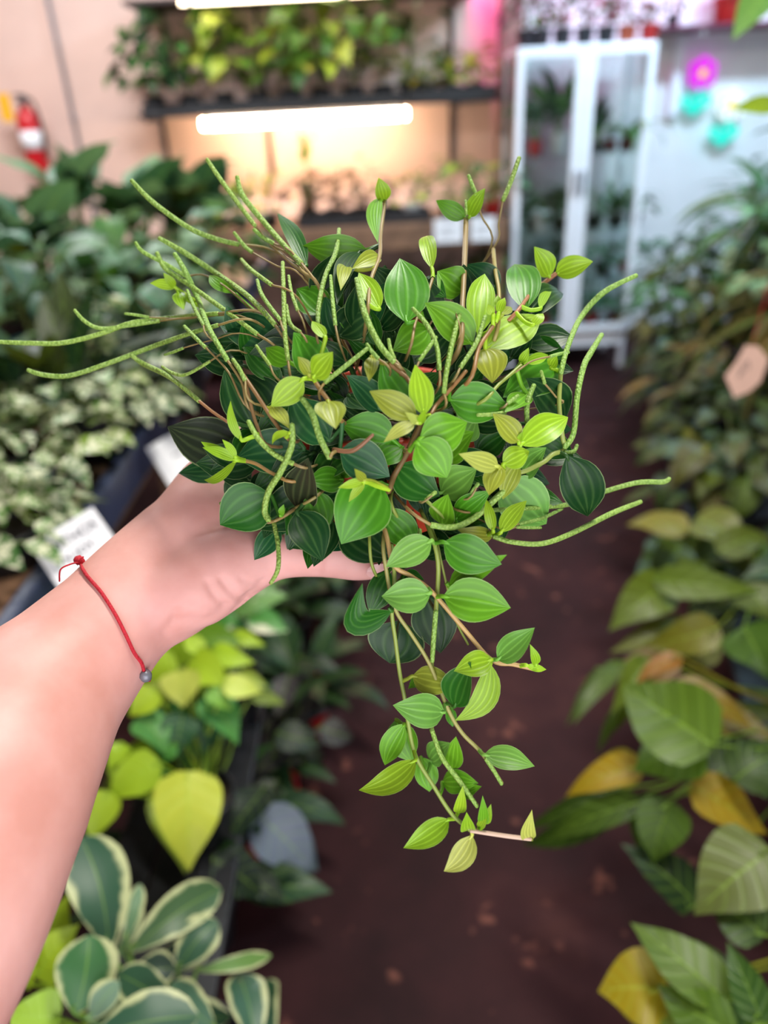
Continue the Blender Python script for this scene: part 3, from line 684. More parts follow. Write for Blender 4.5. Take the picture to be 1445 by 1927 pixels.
# big blue-green foliage
lp('large blue-green plant with broad leaves below the fire extinguisher', 70, 2.55, 'heart', 24, 0.20, 0.4, G_BLU, (0.10, 0.2, TEAL), 'rosette', seed=1, elev=(30, 80), name='broadleaf_plant')
lp('tall dark plant with one large leaf lifted against the wall', 150, 3.0, 'heart', 11, 0.26, 0.5, G_DRK[1:2]+G_BLU, (0.10, 0.24, BLACKP), 'rosette', seed=2, elev=(40, 82), name='broadleaf_plant')
lp('broad-leaved grey-green plant left of the black wall shelf lamp', 270, 2.95, 'heart', 20, 0.23, 0.5, G_BLU+G_MID[:1], (0.10, 0.2, BLACKP), 'rosette', seed=3, elev=(30, 82), name='broadleaf_plant')
lp('dark drooping broad-leaved plant in front of the back bench end', 365, 3.1, 'heart', 20, 0.22, 0.5, G_DRK[1:2]+G_DULL[:2]+G_BLU, (0.10, 0.2, BLACKP), 'rosette', seed=4, elev=(30, 80), name='broadleaf_plant')
lp('yellow-tipped leafy plant at the far left edge', 5, 2.4, 'lance', 16, 0.22, 0.4, G_DULL+G_GOLD[:1], (0.09, 0.16, BLACKP), 'rosette', seed=5, elev=(45, 82))
lp('blue-green bushy plant in a teal pot at the left edge', 40, 1.98, 'pothos', 34, 0.12, 0.28, G_BLU, (0.09, 0.14, TEAL), 'dome', 0.21, 6)
lp('bushy blue-green plant in a teal pot beside the terracotta pot', 170, 2.1, 'pothos', 34, 0.12, 0.28, G_BLU+G_DRK[:1], (0.09, 0.14, TEAL), 'dome', 0.21, 7)
lp('leafy green plant in a terracotta pot on the left bench', 215, 2.45, 'pothos', 28, 0.12, 0.28, G_BLU+G_MID[:1], (0.09, 0.14, TERRA), 'dome', 0.2, 8)
lp('leafy plant with a bright upright shoot on the left bench', 195, 2.25, 'lance', 10, 0.24, 0.28, G_MID+G_YEL[:1], (0.07, 0.12, BLACKP), 'rosette', 0.2, 9, elev=(55, 84), droop=(20, 60))
lp('dense green plant behind the flower spikes on the left bench', 330, 2.35, 'pothos', 30, 0.11, 0.28, G_BLU+G_DRK[1:], (0.09, 0.13, BLACKP), 'dome', 0.2, 10)
lp('mid green plant half hidden behind the held plant on the left bench', 400, 2.6, 'pothos', 28, 0.10, 0.26, G_MID+G_BLU, (0.09, 0.13, BLACKP), 'dome', 0.19, 11)
lp('silver-splashed lance-leaved plant behind the held plant', 300, 1.78, 'silver', 18, 0.17, 0.3, G_BLU, (0.09, 0.13, BLACKP), 'rosette', 0.2, 12, elev=(15, 78))
lp('silver-splashed lance-leaved plant beside the dark upright one', 215, 1.68, 'silver', 16, 0.16, 0.3, G_BLU+G_MID[:1], (0.08, 0.12, BLACKP), 'rosette', 0.2, 13, elev=(15, 76))
lp('dark green plant with stiff pointed leaves above the variegated one', 110, 1.52, 'lance', 16, 0.22, 0.3, G_DRK+G_DULL[:2], (0.08, 0.12, BLACKP), 'rosette', 0.2, 14, elev=(20, 80), droop=(10, 50))
lp('dark plant with long arching leaves left of the hand', 250, 1.72, 'lance', 13, 0.20, 0.3, G_DRK+G_MID[:1], (0.07, 0.12, BLACKP), 'rosette', 0.2, 15, elev=(20, 76), droop=(20, 60))
lp('dark plant with pointed leaves at the left edge above the variegated one', 25, 1.42, 'lance', 13, 0.2, 0.3, G_DRK+G_DULL[:1], (0.07, 0.12, TERRA), 'rosette', 0.2, 16, elev=(20, 76), droop=(20, 60))
lp('cream-variegated bushy plant at the left edge above the white sign', 12, 1.2, 'splash', 74, 0.060, 0.12, G_MID+G_YEL[1:3], (0.08, 0.10, BLACKP), 'dome', 0.145, 17, name='variegated_plant', zc=0.1)
lp('cream-variegated bushy plant between the two white signs', 172, 1.5, 'splash', 80, 0.066, 0.13, G_MID+G_YEL[1:3], (0.075, 0.10, BLACKP), 'dome', 0.175, 18, name='variegated_plant', zc=0.1)
lp('cream-variegated bushy plant in the middle of the three', 92, 1.36, 'splash', 60, 0.064, 0.12, G_MID+G_YEL[1:3], (0.07, 0.09, BLACKP), 'dome', 0.13, 19, name='variegated_plant', zc=0.02)
lp('low cream-variegated plant at the left edge just above the navy rail', 4, 1.05, 'splash', 46, 0.06, 0.07, G_MID+G_YEL[1:3], (0.06, 0.07, BLACKP), 'dome', 0.105, 20, name='variegated_plant', zc=0.06)
tz = at_z(105, 668, 0.86)
t = thing('terracotta_tray', 'shallow terracotta trough on the left bench behind the flower spikes', 'trough', (tz.x, tz.y, ZL)); t.rotation_euler = (0, 0, rad(18))
for lo, hi in (((-0.1, -0.05, 0), (0.1, 0.05, 0.012)), ((-0.1, -0.055, 0.0), (0.1, -0.045, 0.06)), ((-0.1, 0.045, 0.0), (0.1, 0.055, 0.06))): box('side', lo, hi, 'clay', t, 0.003)

# white hand-lettered signs in front of the variegated plants
def text_part(body, size, parent, loc, rot, mat='ink'):
    cu = bpy.data.curves.new('lettering', 'FONT'); cu.body = body; cu.size = size; cu.align_x = 'CENTER'; cu.extrude = 0.0002; cu.offset = size*0.012
    tmp_ = bpy.data.objects.new('t', cu); C.objects.link(tmp_)
    me_ = bpy.data.meshes.new_from_object(tmp_.evaluated_get(bpy.context.evaluated_depsgraph_get())); bpy.data.objects.remove(tmp_); me_.materials.clear()
    o = link('lettering', me_, mat, parent, loc); o.rotation_euler = rot; return o
def sign(label, corners, d, lines, mat='card', th=0.004):
    """flat card: four photo corners (top-left, top-right, bottom-right, bottom-left) at distances d"""
    ps = [P(x, y, dd) for (x, y), dd in zip(corners, d)]
    c = sum(ps, Vector())/4; ux = ((ps[1]-ps[0])+(ps[2]-ps[3])).normalized(); uy = ((ps[0]-ps[3])+(ps[1]-ps[2])); uy = (uy-ux*uy.dot(ux)).normalized(); uz = ux.cross(uy)
    t = thing('plant_sign', label, 'sign', c); t.rotation_euler = Matrix((ux, uy, uz)).transposed().to_euler()
    w = ((ps[1]-ps[0]).length+(ps[2]-ps[3]).length)/2; h = ((ps[0]-ps[3]).length+(ps[1]-ps[2]).length)/2
    box('sheet', (-w/2, -h/2, -th/2), (w/2, h/2, th/2), mat, t, 0.0015)
    for s_, yy, z_ in lines: text_part(s_, z_*h, t, (0, yy*h, th/2+0.0003), (0, 0, 0))
    box('stake', (-0.004, -h*0.5-0.10, -th/2-0.004), (0.004, 0, -th/2), 'card', t, 0.001)
    return t
sign('white hand-lettered plant sign clipped to the navy bench edge beside the wrist', ((68, 1022), (186, 948), (226, 1052), (108, 1126)), (1.12, 1.15, 1.13, 1.10), (('POTHOS', 0.16, 0.24), ('N JOY', -0.10, 0.20)))
sign('white plant sign partly hidden behind the hand', ((280, 842), (350, 800), (400, 880), (318, 925)), (1.60, 1.62, 1.60, 1.58), (('~', 0.0, 0.3),))

# ---------------------------------------------------------------- low step on the left: lime, variegated and dark plants
LS = thing('low_step', 'low black plant step on the floor in front of the left bench', 'step', (-0.40, 0.78, 0.0))
for k in range(3): box('plank', (-0.11+k*0.076, -0.5, 0.27), (-0.11+k*0.076+0.072, 0.5, 0.29), 'black', LS)
for sx in (-0.09, 0.09):
    for sy in (-0.45, 0.45): box('leg', (sx-0.02, sy-0.02, 0), (sx+0.02, sy+0.02, 0.27), 'black', LS)
LIME, LIMEP, GRN, DGR = rgb(168, 196, 44), rgb(206, 214, 96), rgb(76, 140, 62), rgb(40, 84, 52)
def hand_plant(name, label, cat, loc, potspec, leaves, zmap, mat, key, extra=0, group=None, fold=0.16, petr=0.002):
    t = thing(name, label, cat, loc, group); pr, ph, pc = potspec; pot(t, pr, ph, pc)
    cr_ = Vector(loc)+Vector((0, 0, ph*0.86))
    r = random.Random(len(leaves)); leaves = list(leaves)
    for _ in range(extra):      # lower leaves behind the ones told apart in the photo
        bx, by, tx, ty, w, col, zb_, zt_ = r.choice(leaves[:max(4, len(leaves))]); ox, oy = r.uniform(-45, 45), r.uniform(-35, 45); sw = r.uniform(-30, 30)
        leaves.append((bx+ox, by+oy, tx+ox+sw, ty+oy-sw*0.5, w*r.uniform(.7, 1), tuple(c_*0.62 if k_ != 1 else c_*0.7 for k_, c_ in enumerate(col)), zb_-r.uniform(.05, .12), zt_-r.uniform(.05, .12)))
    for i, (bx, by, tx, ty, w, col, zb_, zt_) in enumerate(leaves):
        A_, B_ = at_z(bx, by, zb_), at_z(tx, ty, zt_)
        dep = -(CAM_R.transposed() @ (A_-CAM)).z
        face = (CAM-A_).normalized()*0.75+Vector((0, 0, 0.6))
        m_, k_ = (mat, key)
        blade('leaf', A_, B_, w*dep/F_PX*1.05, m_, jit(col, 0.08, r), t, k_, face, 0.10, r.uniform(-.05, .05), r.uniform(-.35, .35), fold, 0.0, 11, 6, cr_+Vector((r.uniform(-.02, .02), r.uniform(-.02, .02), 0)), petr, 0.08, i)
    return t
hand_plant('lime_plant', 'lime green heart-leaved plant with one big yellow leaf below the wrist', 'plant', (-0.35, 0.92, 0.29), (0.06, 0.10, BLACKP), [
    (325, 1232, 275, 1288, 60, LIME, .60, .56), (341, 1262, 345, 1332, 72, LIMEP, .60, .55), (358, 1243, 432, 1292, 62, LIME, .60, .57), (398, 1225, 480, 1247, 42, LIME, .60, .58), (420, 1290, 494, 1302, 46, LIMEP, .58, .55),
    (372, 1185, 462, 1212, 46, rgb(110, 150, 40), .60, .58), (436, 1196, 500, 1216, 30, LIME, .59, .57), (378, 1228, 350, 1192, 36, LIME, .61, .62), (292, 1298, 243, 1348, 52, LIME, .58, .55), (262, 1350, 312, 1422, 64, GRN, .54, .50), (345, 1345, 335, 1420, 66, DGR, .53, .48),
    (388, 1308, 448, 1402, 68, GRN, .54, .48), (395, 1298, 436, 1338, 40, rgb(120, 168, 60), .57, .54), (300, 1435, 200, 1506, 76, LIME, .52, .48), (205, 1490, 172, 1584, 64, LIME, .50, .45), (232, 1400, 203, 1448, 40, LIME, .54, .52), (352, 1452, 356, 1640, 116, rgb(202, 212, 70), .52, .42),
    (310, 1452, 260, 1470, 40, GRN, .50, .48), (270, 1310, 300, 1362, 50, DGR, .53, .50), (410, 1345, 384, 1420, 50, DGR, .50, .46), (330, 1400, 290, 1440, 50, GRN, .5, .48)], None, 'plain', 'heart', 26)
hand_plant('cream_splashed_plant', 'pale variegated leafy plant just under the thumb side of the hand', 'plant', (-0.34, 1.22, 0.29), (0.06, 0.11, BLACKP), [
    (440, 1152, 542, 1122, 58, rgb(110, 150, 80), .55, .56), (470, 1160, 542, 1188, 52, GRN, .55, .53), (448, 1168, 398, 1186, 40, GRN, .55, .54), (450, 1140, 520, 1092, 44, rgb(90, 130, 70), .56, .58), (430, 1170, 470, 1205, 40, DGR, .54, .52)], None, 'splash', 'ovate', 6)
FIC = rgb(52, 88, 66)
hand_plant('cream_edged_plant', 'plant with thick dark leaves edged in cream at the bottom left corner', 'plant', (-0.275, 0.47, 0.29), (0.08, 0.15, BLACKP), [
    (206, 1785, 152, 1576, 112, FIC, .60, .66), (142, 1908, 168, 1760, 108, rgb(56, 104, 62), .60, .64), (245, 1792, 415, 1672, 78, rgb(66, 96, 58), .58, .56), (335, 1824, 408, 1733, 74, FIC, .55, .56), (238, 1768, 263, 1664, 32, rgb(96, 130, 96), .58, .60), (328, 1892, 222, 1832, 66, FIC, .60, .62),
    (175, 1950, 372, 1912, 104, FIC, .62, .61), (405, 1935, 322, 1852, 66, rgb(76, 108, 88), .56, .57), (482, 1965, 448, 1832, 74, FIC, .50, .50), (368, 1828, 510, 1798, 28, rgb(96, 130, 70), .53, .50), (168, 1918, 224, 1848, 54, rgb(110, 140, 120), .61, .63), (300, 1800, 392, 1792, 60, rgb(40, 62, 52), .54, .52),
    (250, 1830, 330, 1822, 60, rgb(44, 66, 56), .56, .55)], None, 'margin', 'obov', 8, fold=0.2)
hand_plant('lime_corner_plant', 'lime green plant half hidden behind the forearm at the bottom left', 'plant', (-0.42, 0.55, 0.29), (0.06, 0.11, BLACKP), [
    (70, 1838, 150, 1738, 82, LIME, .56, .60), (112, 1918, 10, 1900, 90, rgb(150, 190, 60), .58, .60), (40, 1850, 70, 1790, 50, LIME, .57, .6), (100, 1790, 130, 1680, 60, LIME, .54, .58), (60, 1940, 20, 1990, 60, LIME, .56, .55)], None, 'plain', 'heart')
DK = rgb(24, 40, 32); PU = rgb(58, 50, 62)
hand_plant('silver_backed_plant', 'dark plant with one drooping silvery grey leaf over the aisle floor', 'plant', (-0.30, 1.12, 0.0), (0.085, 0.15, REDP), [
    (480, 1528, 586, 1634, 100, rgb(120, 132, 158), .26, .14), (400, 1615, 492, 1684, 84, DK, .30, .22), (545, 1270, 520, 1350, 46, PU, .34, .30), (600, 1370, 664, 1388, 52, rgb(52, 46, 52), .24, .20), (520, 1380, 600, 1402, 60, DK, .30, .27), (500, 1480, 420, 1590, 70, DK, .30, .28), (560, 1240, 640, 1262, 40, DK, .34, .33)], None, 'plain', 'ovate', 8)
for i, (px, py, cols, pc, tx) in enumerate(((588, 1338, G_DRK, REDP, 'with its red pot showing, further along the aisle'), (528, 1452, [PU]+G_DRK, REDP, 'with its red pot showing, nearer the camera'), (560, 1190, G_DRK, BLACKP, 'under the thumb'), (640, 1130, G_DRK+[PU], BLACKP, 'behind the trailing stems'), (470, 1250, G_DRK, BLACKP, 'behind the lime leaves'), (450, 1560, G_DRK+[PU], BLACKP, 'below the big yellow leaf'), (400, 1730, G_DRK, BLACKP, 'beside the cream-edged leaves'))):
    g = at_z(px, py, 0.06)
    plant('dark_floor_plant', f'very dark leafy plant on the floor {tx}', 'plant', (g.x-0.02, g.y, 0.0), 'lance', 17, 0.19, cols, (0.075, 0.13, pc), 'rosette', 0.2, 0.3, 'dark plants on the aisle floor', 340+i, (20, 70), (30, 80))

# ---------------------------------------------------------------- right side: stepped stand
ang = math.atan2(0.92, 3.9)
ST = thing('stepped_stand', 'black stepped plant stand running along the right side of the aisle', 'stand', (0.55, 0.30, 0.0), None, -ang)
TI = ((0.02, 0.34, 0.20), (0.36, 0.70, 0.56), (0.72, 1.06, 0.90))
for a, b_, z in TI:
    for k in range(2): box('plank', (a+k*0.165, 0, z-0.025), (a+k*0.165+0.158, 4.0, z), 'black', ST)
    for y in (0.1, 1.95, 3.9):
        for x in (a+0.02, b_-0.05): box('leg', (x, y-0.02, 0), (x+0.03, y+0.02, z-0.025), 'black', ST)
def on_stand(tier, along, across=0.17):
    x = TI[tier][0]+across; v = Matrix.Rotation(-ang, 3, 'Z') @ Vector((x, along, TI[tier][2])); return Vector((0.55, 0.30, 0))+v
def rp(label, tier, along, sp, n, L, h, cols, potspec, mode='dome', spread=0.16, seed=0, elev=(20, 80), droop=(30, 80), across=0.17, name='stand_plant'):
    return plant(name, label, 'plant', on_stand(tier, along, across), sp, int(n*1.45), L*1.15, cols, potspec, mode, spread*1.18, h*1.1, 'plants on the stepped stand', 400+seed, elev, droop)
OLV, YEL, ORA = rgb(89, 106, 22), rgb(156, 129, 15), rgb(148, 93, 20)
p0 = on_stand(0, 0.75)
hand_plant('arrowhead_plant', 'arrow-leaved plant with yellowing leaves hanging over the aisle, largest on the stand', 'plant', on_stand(0, 0.85, 0.15), (0.085, 0.15, BLACKP), [
    (1345, 1402, 1172, 1288, 150, rgb(83, 109, 26), .62, .60), (1322, 1398, 1192, 1452, 104, rgb(78, 110, 22), .60, .54), (1207, 1443, 1064, 1500, 66, YEL, .52, .44), (1212, 1508, 1028, 1586, 60, rgb(57, 81, 20), .50, .36), (1262, 1508, 1230, 1624, 92, rgb(73, 104, 24), .52, .44),
    (1300, 1478, 1444, 1570, 96, YEL, .54, .48), (1310, 1702, 1168, 1588, 92, rgb(28, 51, 17), .40, .44), (1270, 1285, 1420, 1372, 64, rgb(120, 93, 15), .58, .54), (1282, 1238, 1196, 1290, 38, ORA, .56, .52), (1216, 1238, 1148, 1345, 48, OLV, .54, .48), (1380, 1470, 1460, 1420, 90, rgb(48, 71, 22), .56, .58)], None, 'plain', 'heart', 16)
hand_plant('yellow_leaf_plant', 'green plant with one round yellow leaf at the bottom right corner', 'plant', on_stand(0, 0.42, 0.13), (0.08, 0.14, BLACKP), [
    (1248, 1862, 1125, 1866, 124, rgb(152, 131, 12), .52, .50), (1366, 1880, 1186, 1736, 104, rgb(84, 109, 29), .56, .55), (1384, 1945, 1236, 1852, 92, rgb(76, 104, 26), .56, .54), (1436, 1925, 1368, 1772, 64, rgb(52, 84, 29), .58, .60), (1450, 1600, 1306, 1722, 150, rgb(89, 101, 47), .60, .54), (1330, 1930, 1240, 1925, 80, OLV, .54, .52),
    (1440, 1760, 1330, 1690, 90, rgb(56, 78, 32), .56, .54)], None, 'plain', 'heart', 12)
hand_plant('olive_leaf_plant', 'olive green arrow-leaved plant in the middle of the stand', 'plant', on_stand(0, 1.55, 0.15), (0.085, 0.15, BLACKP), [
    (1262, 1100, 1145, 1188, 84, OLV, .48, .42), (1232, 1090, 1432, 1112, 60, OLV, .50, .50), (1352, 1180, 1213, 1212, 70, rgb(112, 109, 22), .50, .44), (1400, 1180, 1442, 1268, 92, rgb(64, 95, 24), .52, .46), (1295, 1000, 1178, 988, 64, rgb(120, 113, 26), .50, .48), (1310, 975, 1408, 1042, 84, rgb(97, 101, 23), .52, .48),
    (1320, 1060, 1270, 1135, 70, rgb(76, 87, 20), .46, .42), (1400, 1100, 1460, 1170, 80, rgb(72, 87, 22), .5, .46), (1300, 1180, 1250, 1265, 80, rgb(56, 71, 18), .42, .38), (1350, 1040, 1450, 1010, 60, rgb(80, 90, 22), .52, .52)], None, 'plain', 'heart', 18)
rp('dense dull green bush on the stand above the olive leaves', 0, 2.1, 'small', 60, 0.085, 0.3, G_DULL, (0.09, 0.14, BLACKP), 'dome', 0.22, 1)
rp('brownish green bush spilling off the stand beside the dark floor gap', 0, 2.55, 'blade', 46, 0.17, 0.3, G_DULL+[rgb(120, 92, 48)], (0.09, 0.14, BLACKP), 'dome', 0.2, 2)
rp('dull green leafy bush further along the lowest step', 0, 3.0, 'small', 60, 0.095, 0.45, G_DULL+G_MID[:1], (0.09, 0.14, BLACKP), 'dome', 0.21, 3)
rp('green bush with tan tips near the cabinet end of the stand', 0, 3.45, 'blade', 50, 0.18, 0.5, G_DULL+[rgb(136, 104, 60)]+G_MID[:1], (0.09, 0.14, BLACKP), 'dome', 0.2, 4)
rp('last leafy bush of the lowest step beside the cabinet foot', 0, 3.85, 'small', 60, 0.10, 0.5, G_MID+G_BLU, (0.08, 0.13, BLACKP), 'dome', 0.18, 5)
rp('dark green bush on the middle step above the pink tag', 1, 1.75, 'small', 54, 0.085, 0.28, G_DRK+G_DULL[:2], (0.09, 0.14, BLACKP), 'dome', 0.2, 6)
rp('dark leafy plant in a red pot on the middle step', 1, 2.15, 'pothos', 34, 0.1, 0.22, G_DRK+G_MID[:1], (0.09, 0.14, REDP), 'dome', 0.17, 7)
rp('plant with tan strap leaves arching over the middle step', 1, 2.6, 'strap', 44, 0.52, 0.3, [rgb(150, 118, 58), rgb(120, 104, 50), rgb(96, 104, 52)], (0.09, 0.14, BLACKP), 'rosette', 0.3, 8, (25, 84), (90, 170))
rp('silvery green leafy plant on the middle step', 1, 3.0, 'pothos', 46, 0.10, 0.42, G_BLU+[rgb(150, 190, 150)], (0.09, 0.14, BLACKP), 'dome', 0.21, 9)
rp('striped strap-leaved plant standing out against the white wall', 1, 3.35, 'strap', 30, 0.62, 0.4, G_MID+[rgb(170, 190, 150), rgb(110, 120, 70)], (0.10, 0.34, BLACKP), 'rosette', 0.3, 10, (25, 84), (80, 160))
rp('fine-leaved green plant at the cabinet end of the middle step', 1, 3.75, 'small', 54, 0.085, 0.5, G_MID+G_BLU, (0.09, 0.14, BLACKP), 'dome', 0.19, 11)
rp('purple and silver strap-leaved plant at the right edge', 2, 2.35, 'lance', 18, 0.42, 0.3, [rgb(70, 66, 92), rgb(120, 124, 150), rgb(90, 40, 52), rgb(60, 74, 72)], (0.09, 0.14, BLACKP), 'rosette', 0.3, 12, (15, 80), (40, 90), 0.08)
rp('upright green plant with broad arching leaves beside the neon flowers', 2, 3.1, 'lance', 20, 0.42, 0.3, G_MID+G_DULL[:1], (0.09, 0.14, BLACKP), 'rosette', 0.3, 13, (20, 84), (40, 100), 0.08)
rp('dark leafy plant between the yellow-leaved and arrow-leaved plants', 0, 0.62, 'pothos', 26, 0.13, 0.22, G_DRK, (0.07, 0.12, BLACKP), 'dome', 0.17, 14, across=0.22)
rp('dark leafy plant under the olive arrow leaves', 0, 1.2, 'pothos', 30, 0.12, 0.22, G_DRK+G_DULL[:1], (0.08, 0.12, BLACKP), 'dome', 0.18, 15, across=0.2)
rp('olive leafy plant behind the olive arrow leaves', 0, 1.85, 'pothos', 30, 0.12, 0.26, G_OLI+G_DULL, (0.08, 0.12, BLACKP), 'dome', 0.18, 16, across=0.12)
rp('dark bush on the middle step at the right edge', 1, 1.35, 'small', 50, 0.09, 0.28, G_DRK+G_DULL[:1], (0.09, 0.14, BLACKP), 'dome', 0.2, 17, across=0.1)
# hanging plant whose leaves reach into the upper right corner
hb = P(1560, -120, 1.75)
t = thing('hanging_plant', 'hanging plant whose leaves dip into the top right corner', 'plant', hb)
pot(t, 0.09, 0.14, TERRA)
for w in range(3): tube('wire', [hb+Vector((0.09*cos(w*2.1), 0.09*sin(w*2.1), 0.13)), hb+Vector((0, 0, 0.5)), Vector((hb.x, hb.y, 3.05))], 0.0015, 'steel', t, 5, 2)
for (bx, by, tx, ty, w, d, cols) in ((1462, -40, 1378, 76, 68, 1.6, rgb(92, 136, 62)), (1460, 196, 1376, 206, 34, 1.6, rgb(140, 168, 40)), (1500, 20, 1560, 140, 60, 1.6, rgb(80, 130, 60)), (1540, -60, 1480, 90, 60, 1.7, rgb(80, 120, 60))):
    blade('leaf', P(bx, by, d), P(tx, ty, d*0.98), w*d/F_PX, 'plain', cols, t, 'ovate', None, 0.06, 0, 0.3, 0.15, 0, 9, 6, hb+Vector((0, 0, 0.12)), 0.003, 0.08, 3)
# pink tag hanging at the right
c = P(1403, 697, 1.62); t = thing('hanging_tag', 'pale pink paper tag in front of the red pot at the right edge', 'tag', c)
out = [(-0.043, -0.012), (-0.022, 0.024), (-0.010, 0.056), (0.018, 0.052), (0.046, 0.022), (0.038, -0.028), (0.018, -0.05), (-0.014, -0.062)]
bm = bmesh.new(); vs = [bm.verts.new((x, 0, z)) for x, z in out]; fc = bm.faces.new(vs); ex = bmesh.ops.extrude_face_region(bm, geom=[fc])
for v in ex['geom']:
    if isinstance(v, bmesh.types.BMVert): v.co.y += 0.0015
bmesh.ops.recalc_face_normals(bm, faces=bm.faces); me = bpy.data.meshes.new('sheet'); bm.to_mesh(me); bm.free(); link('sheet', me, 'pinkcard', t)
tube('scribble', [c+Vector((-0.004+0.010*cos(u), -0.0012, 0.004+0.018*sin(u*1.3))) for u in (0, 1, 2, 3, 4, 5)], 0.0008, 'ink', t, 4, 3)
tube('string', [c+Vector((0.004, 0, 0.054)), c+Vector((0.02, 0.02, 0.12)), c+Vector((0.05, 0.06, 0.17))], 0.0008, 'string', t, 4, 3)

# ================================================================ the held plant
def sstep(a, b_, x):
    t = min(1, max(0, (x-a)/(b_-a))); return t*t*(3-2*t)
def dep(x, y):
    """distance of the foliage dome along the view axis"""
    u, v = (x-715)/430.0, (y-765)/330.0
    d = 0.418-0.078*sqrt(max(0.0, 1-u*u-v*v))
    w = sstep(930, 1060, y); h = 0.352+max(0, y-1050)/550*0.058
    return d*(1-w)+h*w
RIM = P(700, 752, 0.425); PR, PH = 0.064, 0.088
HP = thing('potted_peperomia', 'small-leaved trailing plant with green flower spikes in a terracotta coloured pot held in the hand', 'plant', RIM-Vector((0, 0, PH)))
hp0 = Vector(HP.location)
pot(HP, PR, PH, rgb(190, 66, 42))
SOIL = RIM-Vector((0, 0, PH*0.13))
fr = random.Random(11)
def px2m(w, d): return w*d/F_PX

STEM_P, STEM_G = rgb(146, 126, 76), rgb(140, 160, 70)
VIEW = CAM_R @ Vector((0, 0, -1))
stem_pts = []
def stem(pts, r=2.6, layer=0.3, col=STEM_P, to_soil=True, ds=None):
    w = [P(x, y, (ds or dep(x, y))+layer*0.010) for x, y in pts]
    rr = [px2m(r, dep(x, y)) for x, y in pts]
    if to_soil:
        a = fr.uniform(0, 6.28); e = SOIL+Vector((cos(a), sin(a), 0))*PR*0.6*fr.random()
        m = w[-1]*0.7+e*0.3+VIEW*0.022; w += [m, e]; rr += [rr[-1]*0.8, rr[-1]*0.8]
    o = tube('stem', w, rr, 'stem', HP, 7, 5, jit(col, 0.08, fr))
    q, _ = crom(w, rr, 6); stem_pts.extend(q); return o
def spike(pts, r=4.5, layer=-0.4, sp=1.0, stem_pts_px=None, col=rgb(138, 176, 74), d_off=0.0):
    """flower spike: photo points from tip to foot, then its stalk"""
    w = [P(x, y, dep(x, y)+layer*0.010+d_off) for x, y in pts]
    n = len(pts); rr = [px2m(r*(0.78 if i == 0 else 1.0-0.12*i/n), dep(*pts[i])) for i in range(n)]
    tube('flower_spike', w, rr, 'spike', HP, 10, 6, jit(col, 0.10, fr))
    if stem_pts_px is not None:
        q = [pts[-1]]+list(stem_pts_px); w2 = [P(x, y, dep(x, y)+layer*0.010+d_off+0.004*i) for i, (x, y) in enumerate(q)]
        a = fr.uniform(0, 6.28); e = SOIL+Vector((cos(a), sin(a), 0))*PR*0.6*fr.random()
        if stem_pts_px is not False: w2 += [w2[-1]*0.7+e*0.3+VIEW*0.022, e]
        tube('stem', w2, [px2m(r*0.46, 0.4)]*(len(w2)-2)+[px2m(r*0.36, 0.4)]*2, 'stem', HP, 7, 5, jit(STEM_P, 0.10, fr))
# ---- stems of the crown and of the trailing part
stem([(724, 379), (716, 440), (714, 482), (697, 531), (690, 600)], 4.0)
stem([(814, 524), (800, 566), (782, 606), (770, 660)], 3.0)
stem([(877, 413), (874, 490), (870, 572), (862, 660)], 5.5, 0.2)
stem([(928, 469), (932, 510), (939, 559), (930, 640)], 4.2, 0.4, rgb(150, 140, 76))
stem([(1046, 515), (1024, 532), (1003, 546), (960, 600)], 4.0, 0.3, rgb(170, 112, 78))
stem([(941, 593), (920, 625), (900, 657), (880, 720)], 4.2, -0.3, rgb(150, 112, 64))
stem([(733, 685), (755, 702), (768, 715), (778, 745)], 4.2, -0.4, rgb(138, 106, 66))
stem([(877, 698), (850, 730), (822, 761), (800, 790)], 4.0, -0.2, rgb(140, 104, 60))
stem([(790, 800), (767, 850), (742, 895), (728, 925)], 6.0, 0.1, rgb(124, 96, 56), ds=0.355)
stem([(440, 681), (480, 738), (518, 796), (550, 830)], 4.0, -0.2, rgb(142, 112, 70))
stem([(462, 716), (470, 752), (484, 802), (510, 840)], 3.4, -0.1, rgb(142, 112, 70))
stem([(585, 706), (602, 732), (617, 753), (640, 790)], 4.4, -0.3, rgb(148, 116, 70))
stem([(446, 865), (480, 872), (515, 892), (560, 905)], 3.6, -0.1, rgb(150, 120, 70))
stem([(515, 982), (535, 968), (558, 955), (600, 930)], 3.2, -0.2, rgb(140, 130, 76))
stem([(981, 687), (960, 705), (938, 724), (900, 760)], 3.4, 0.0, STEM_G)
stem([(1055, 700), (1052, 760), (1058, 820), (1062, 845), (1040, 855), (1018, 872), (960, 890)], 4.6, -0.2, rgb(150, 164, 80))
stem([(810, 1022), (790, 1010), (760, 990), (735, 940)], 3.4, 0.4, STEM_G)
stem([(929, 1008), (890, 1000), (850, 985), (800, 940)], 3.6, 0.2, STEM_G)
stem([(795, 790), (788, 812), (775, 838), (767, 850)], 5.0, 0.0, rgb(140, 110, 70))
stem([(999, 1579), (950, 1573), (885, 1563)], 4.2, -0.1, rgb(220, 184, 160), False)
stem([(887, 1563), (851, 1533), (815, 1478), (782, 1422), (768, 1360), (761, 1312), (752, 1266), (744, 1205), (737, 1148), (742, 1090), (738, 1030)], 4.0, 0.0, STEM_G)
stem([(1005, 1259), (965, 1250), (925, 1242), (870, 1180), (813, 1114), (775, 1085), (740, 1062), (725, 1000)], 4.4, -0.3, rgb(184, 150, 96))
stem([(944, 1474), (908, 1419), (870, 1380), (843, 1335), (809, 1251), (775, 1195), (744, 1147), (728, 1080), (722, 1010)], 3.9, -0.1, rgb(160, 156, 84))
stem([(813, 1245), (820, 1150), (824, 1057), (805, 990)], 4.6, 0.2, STEM_G)
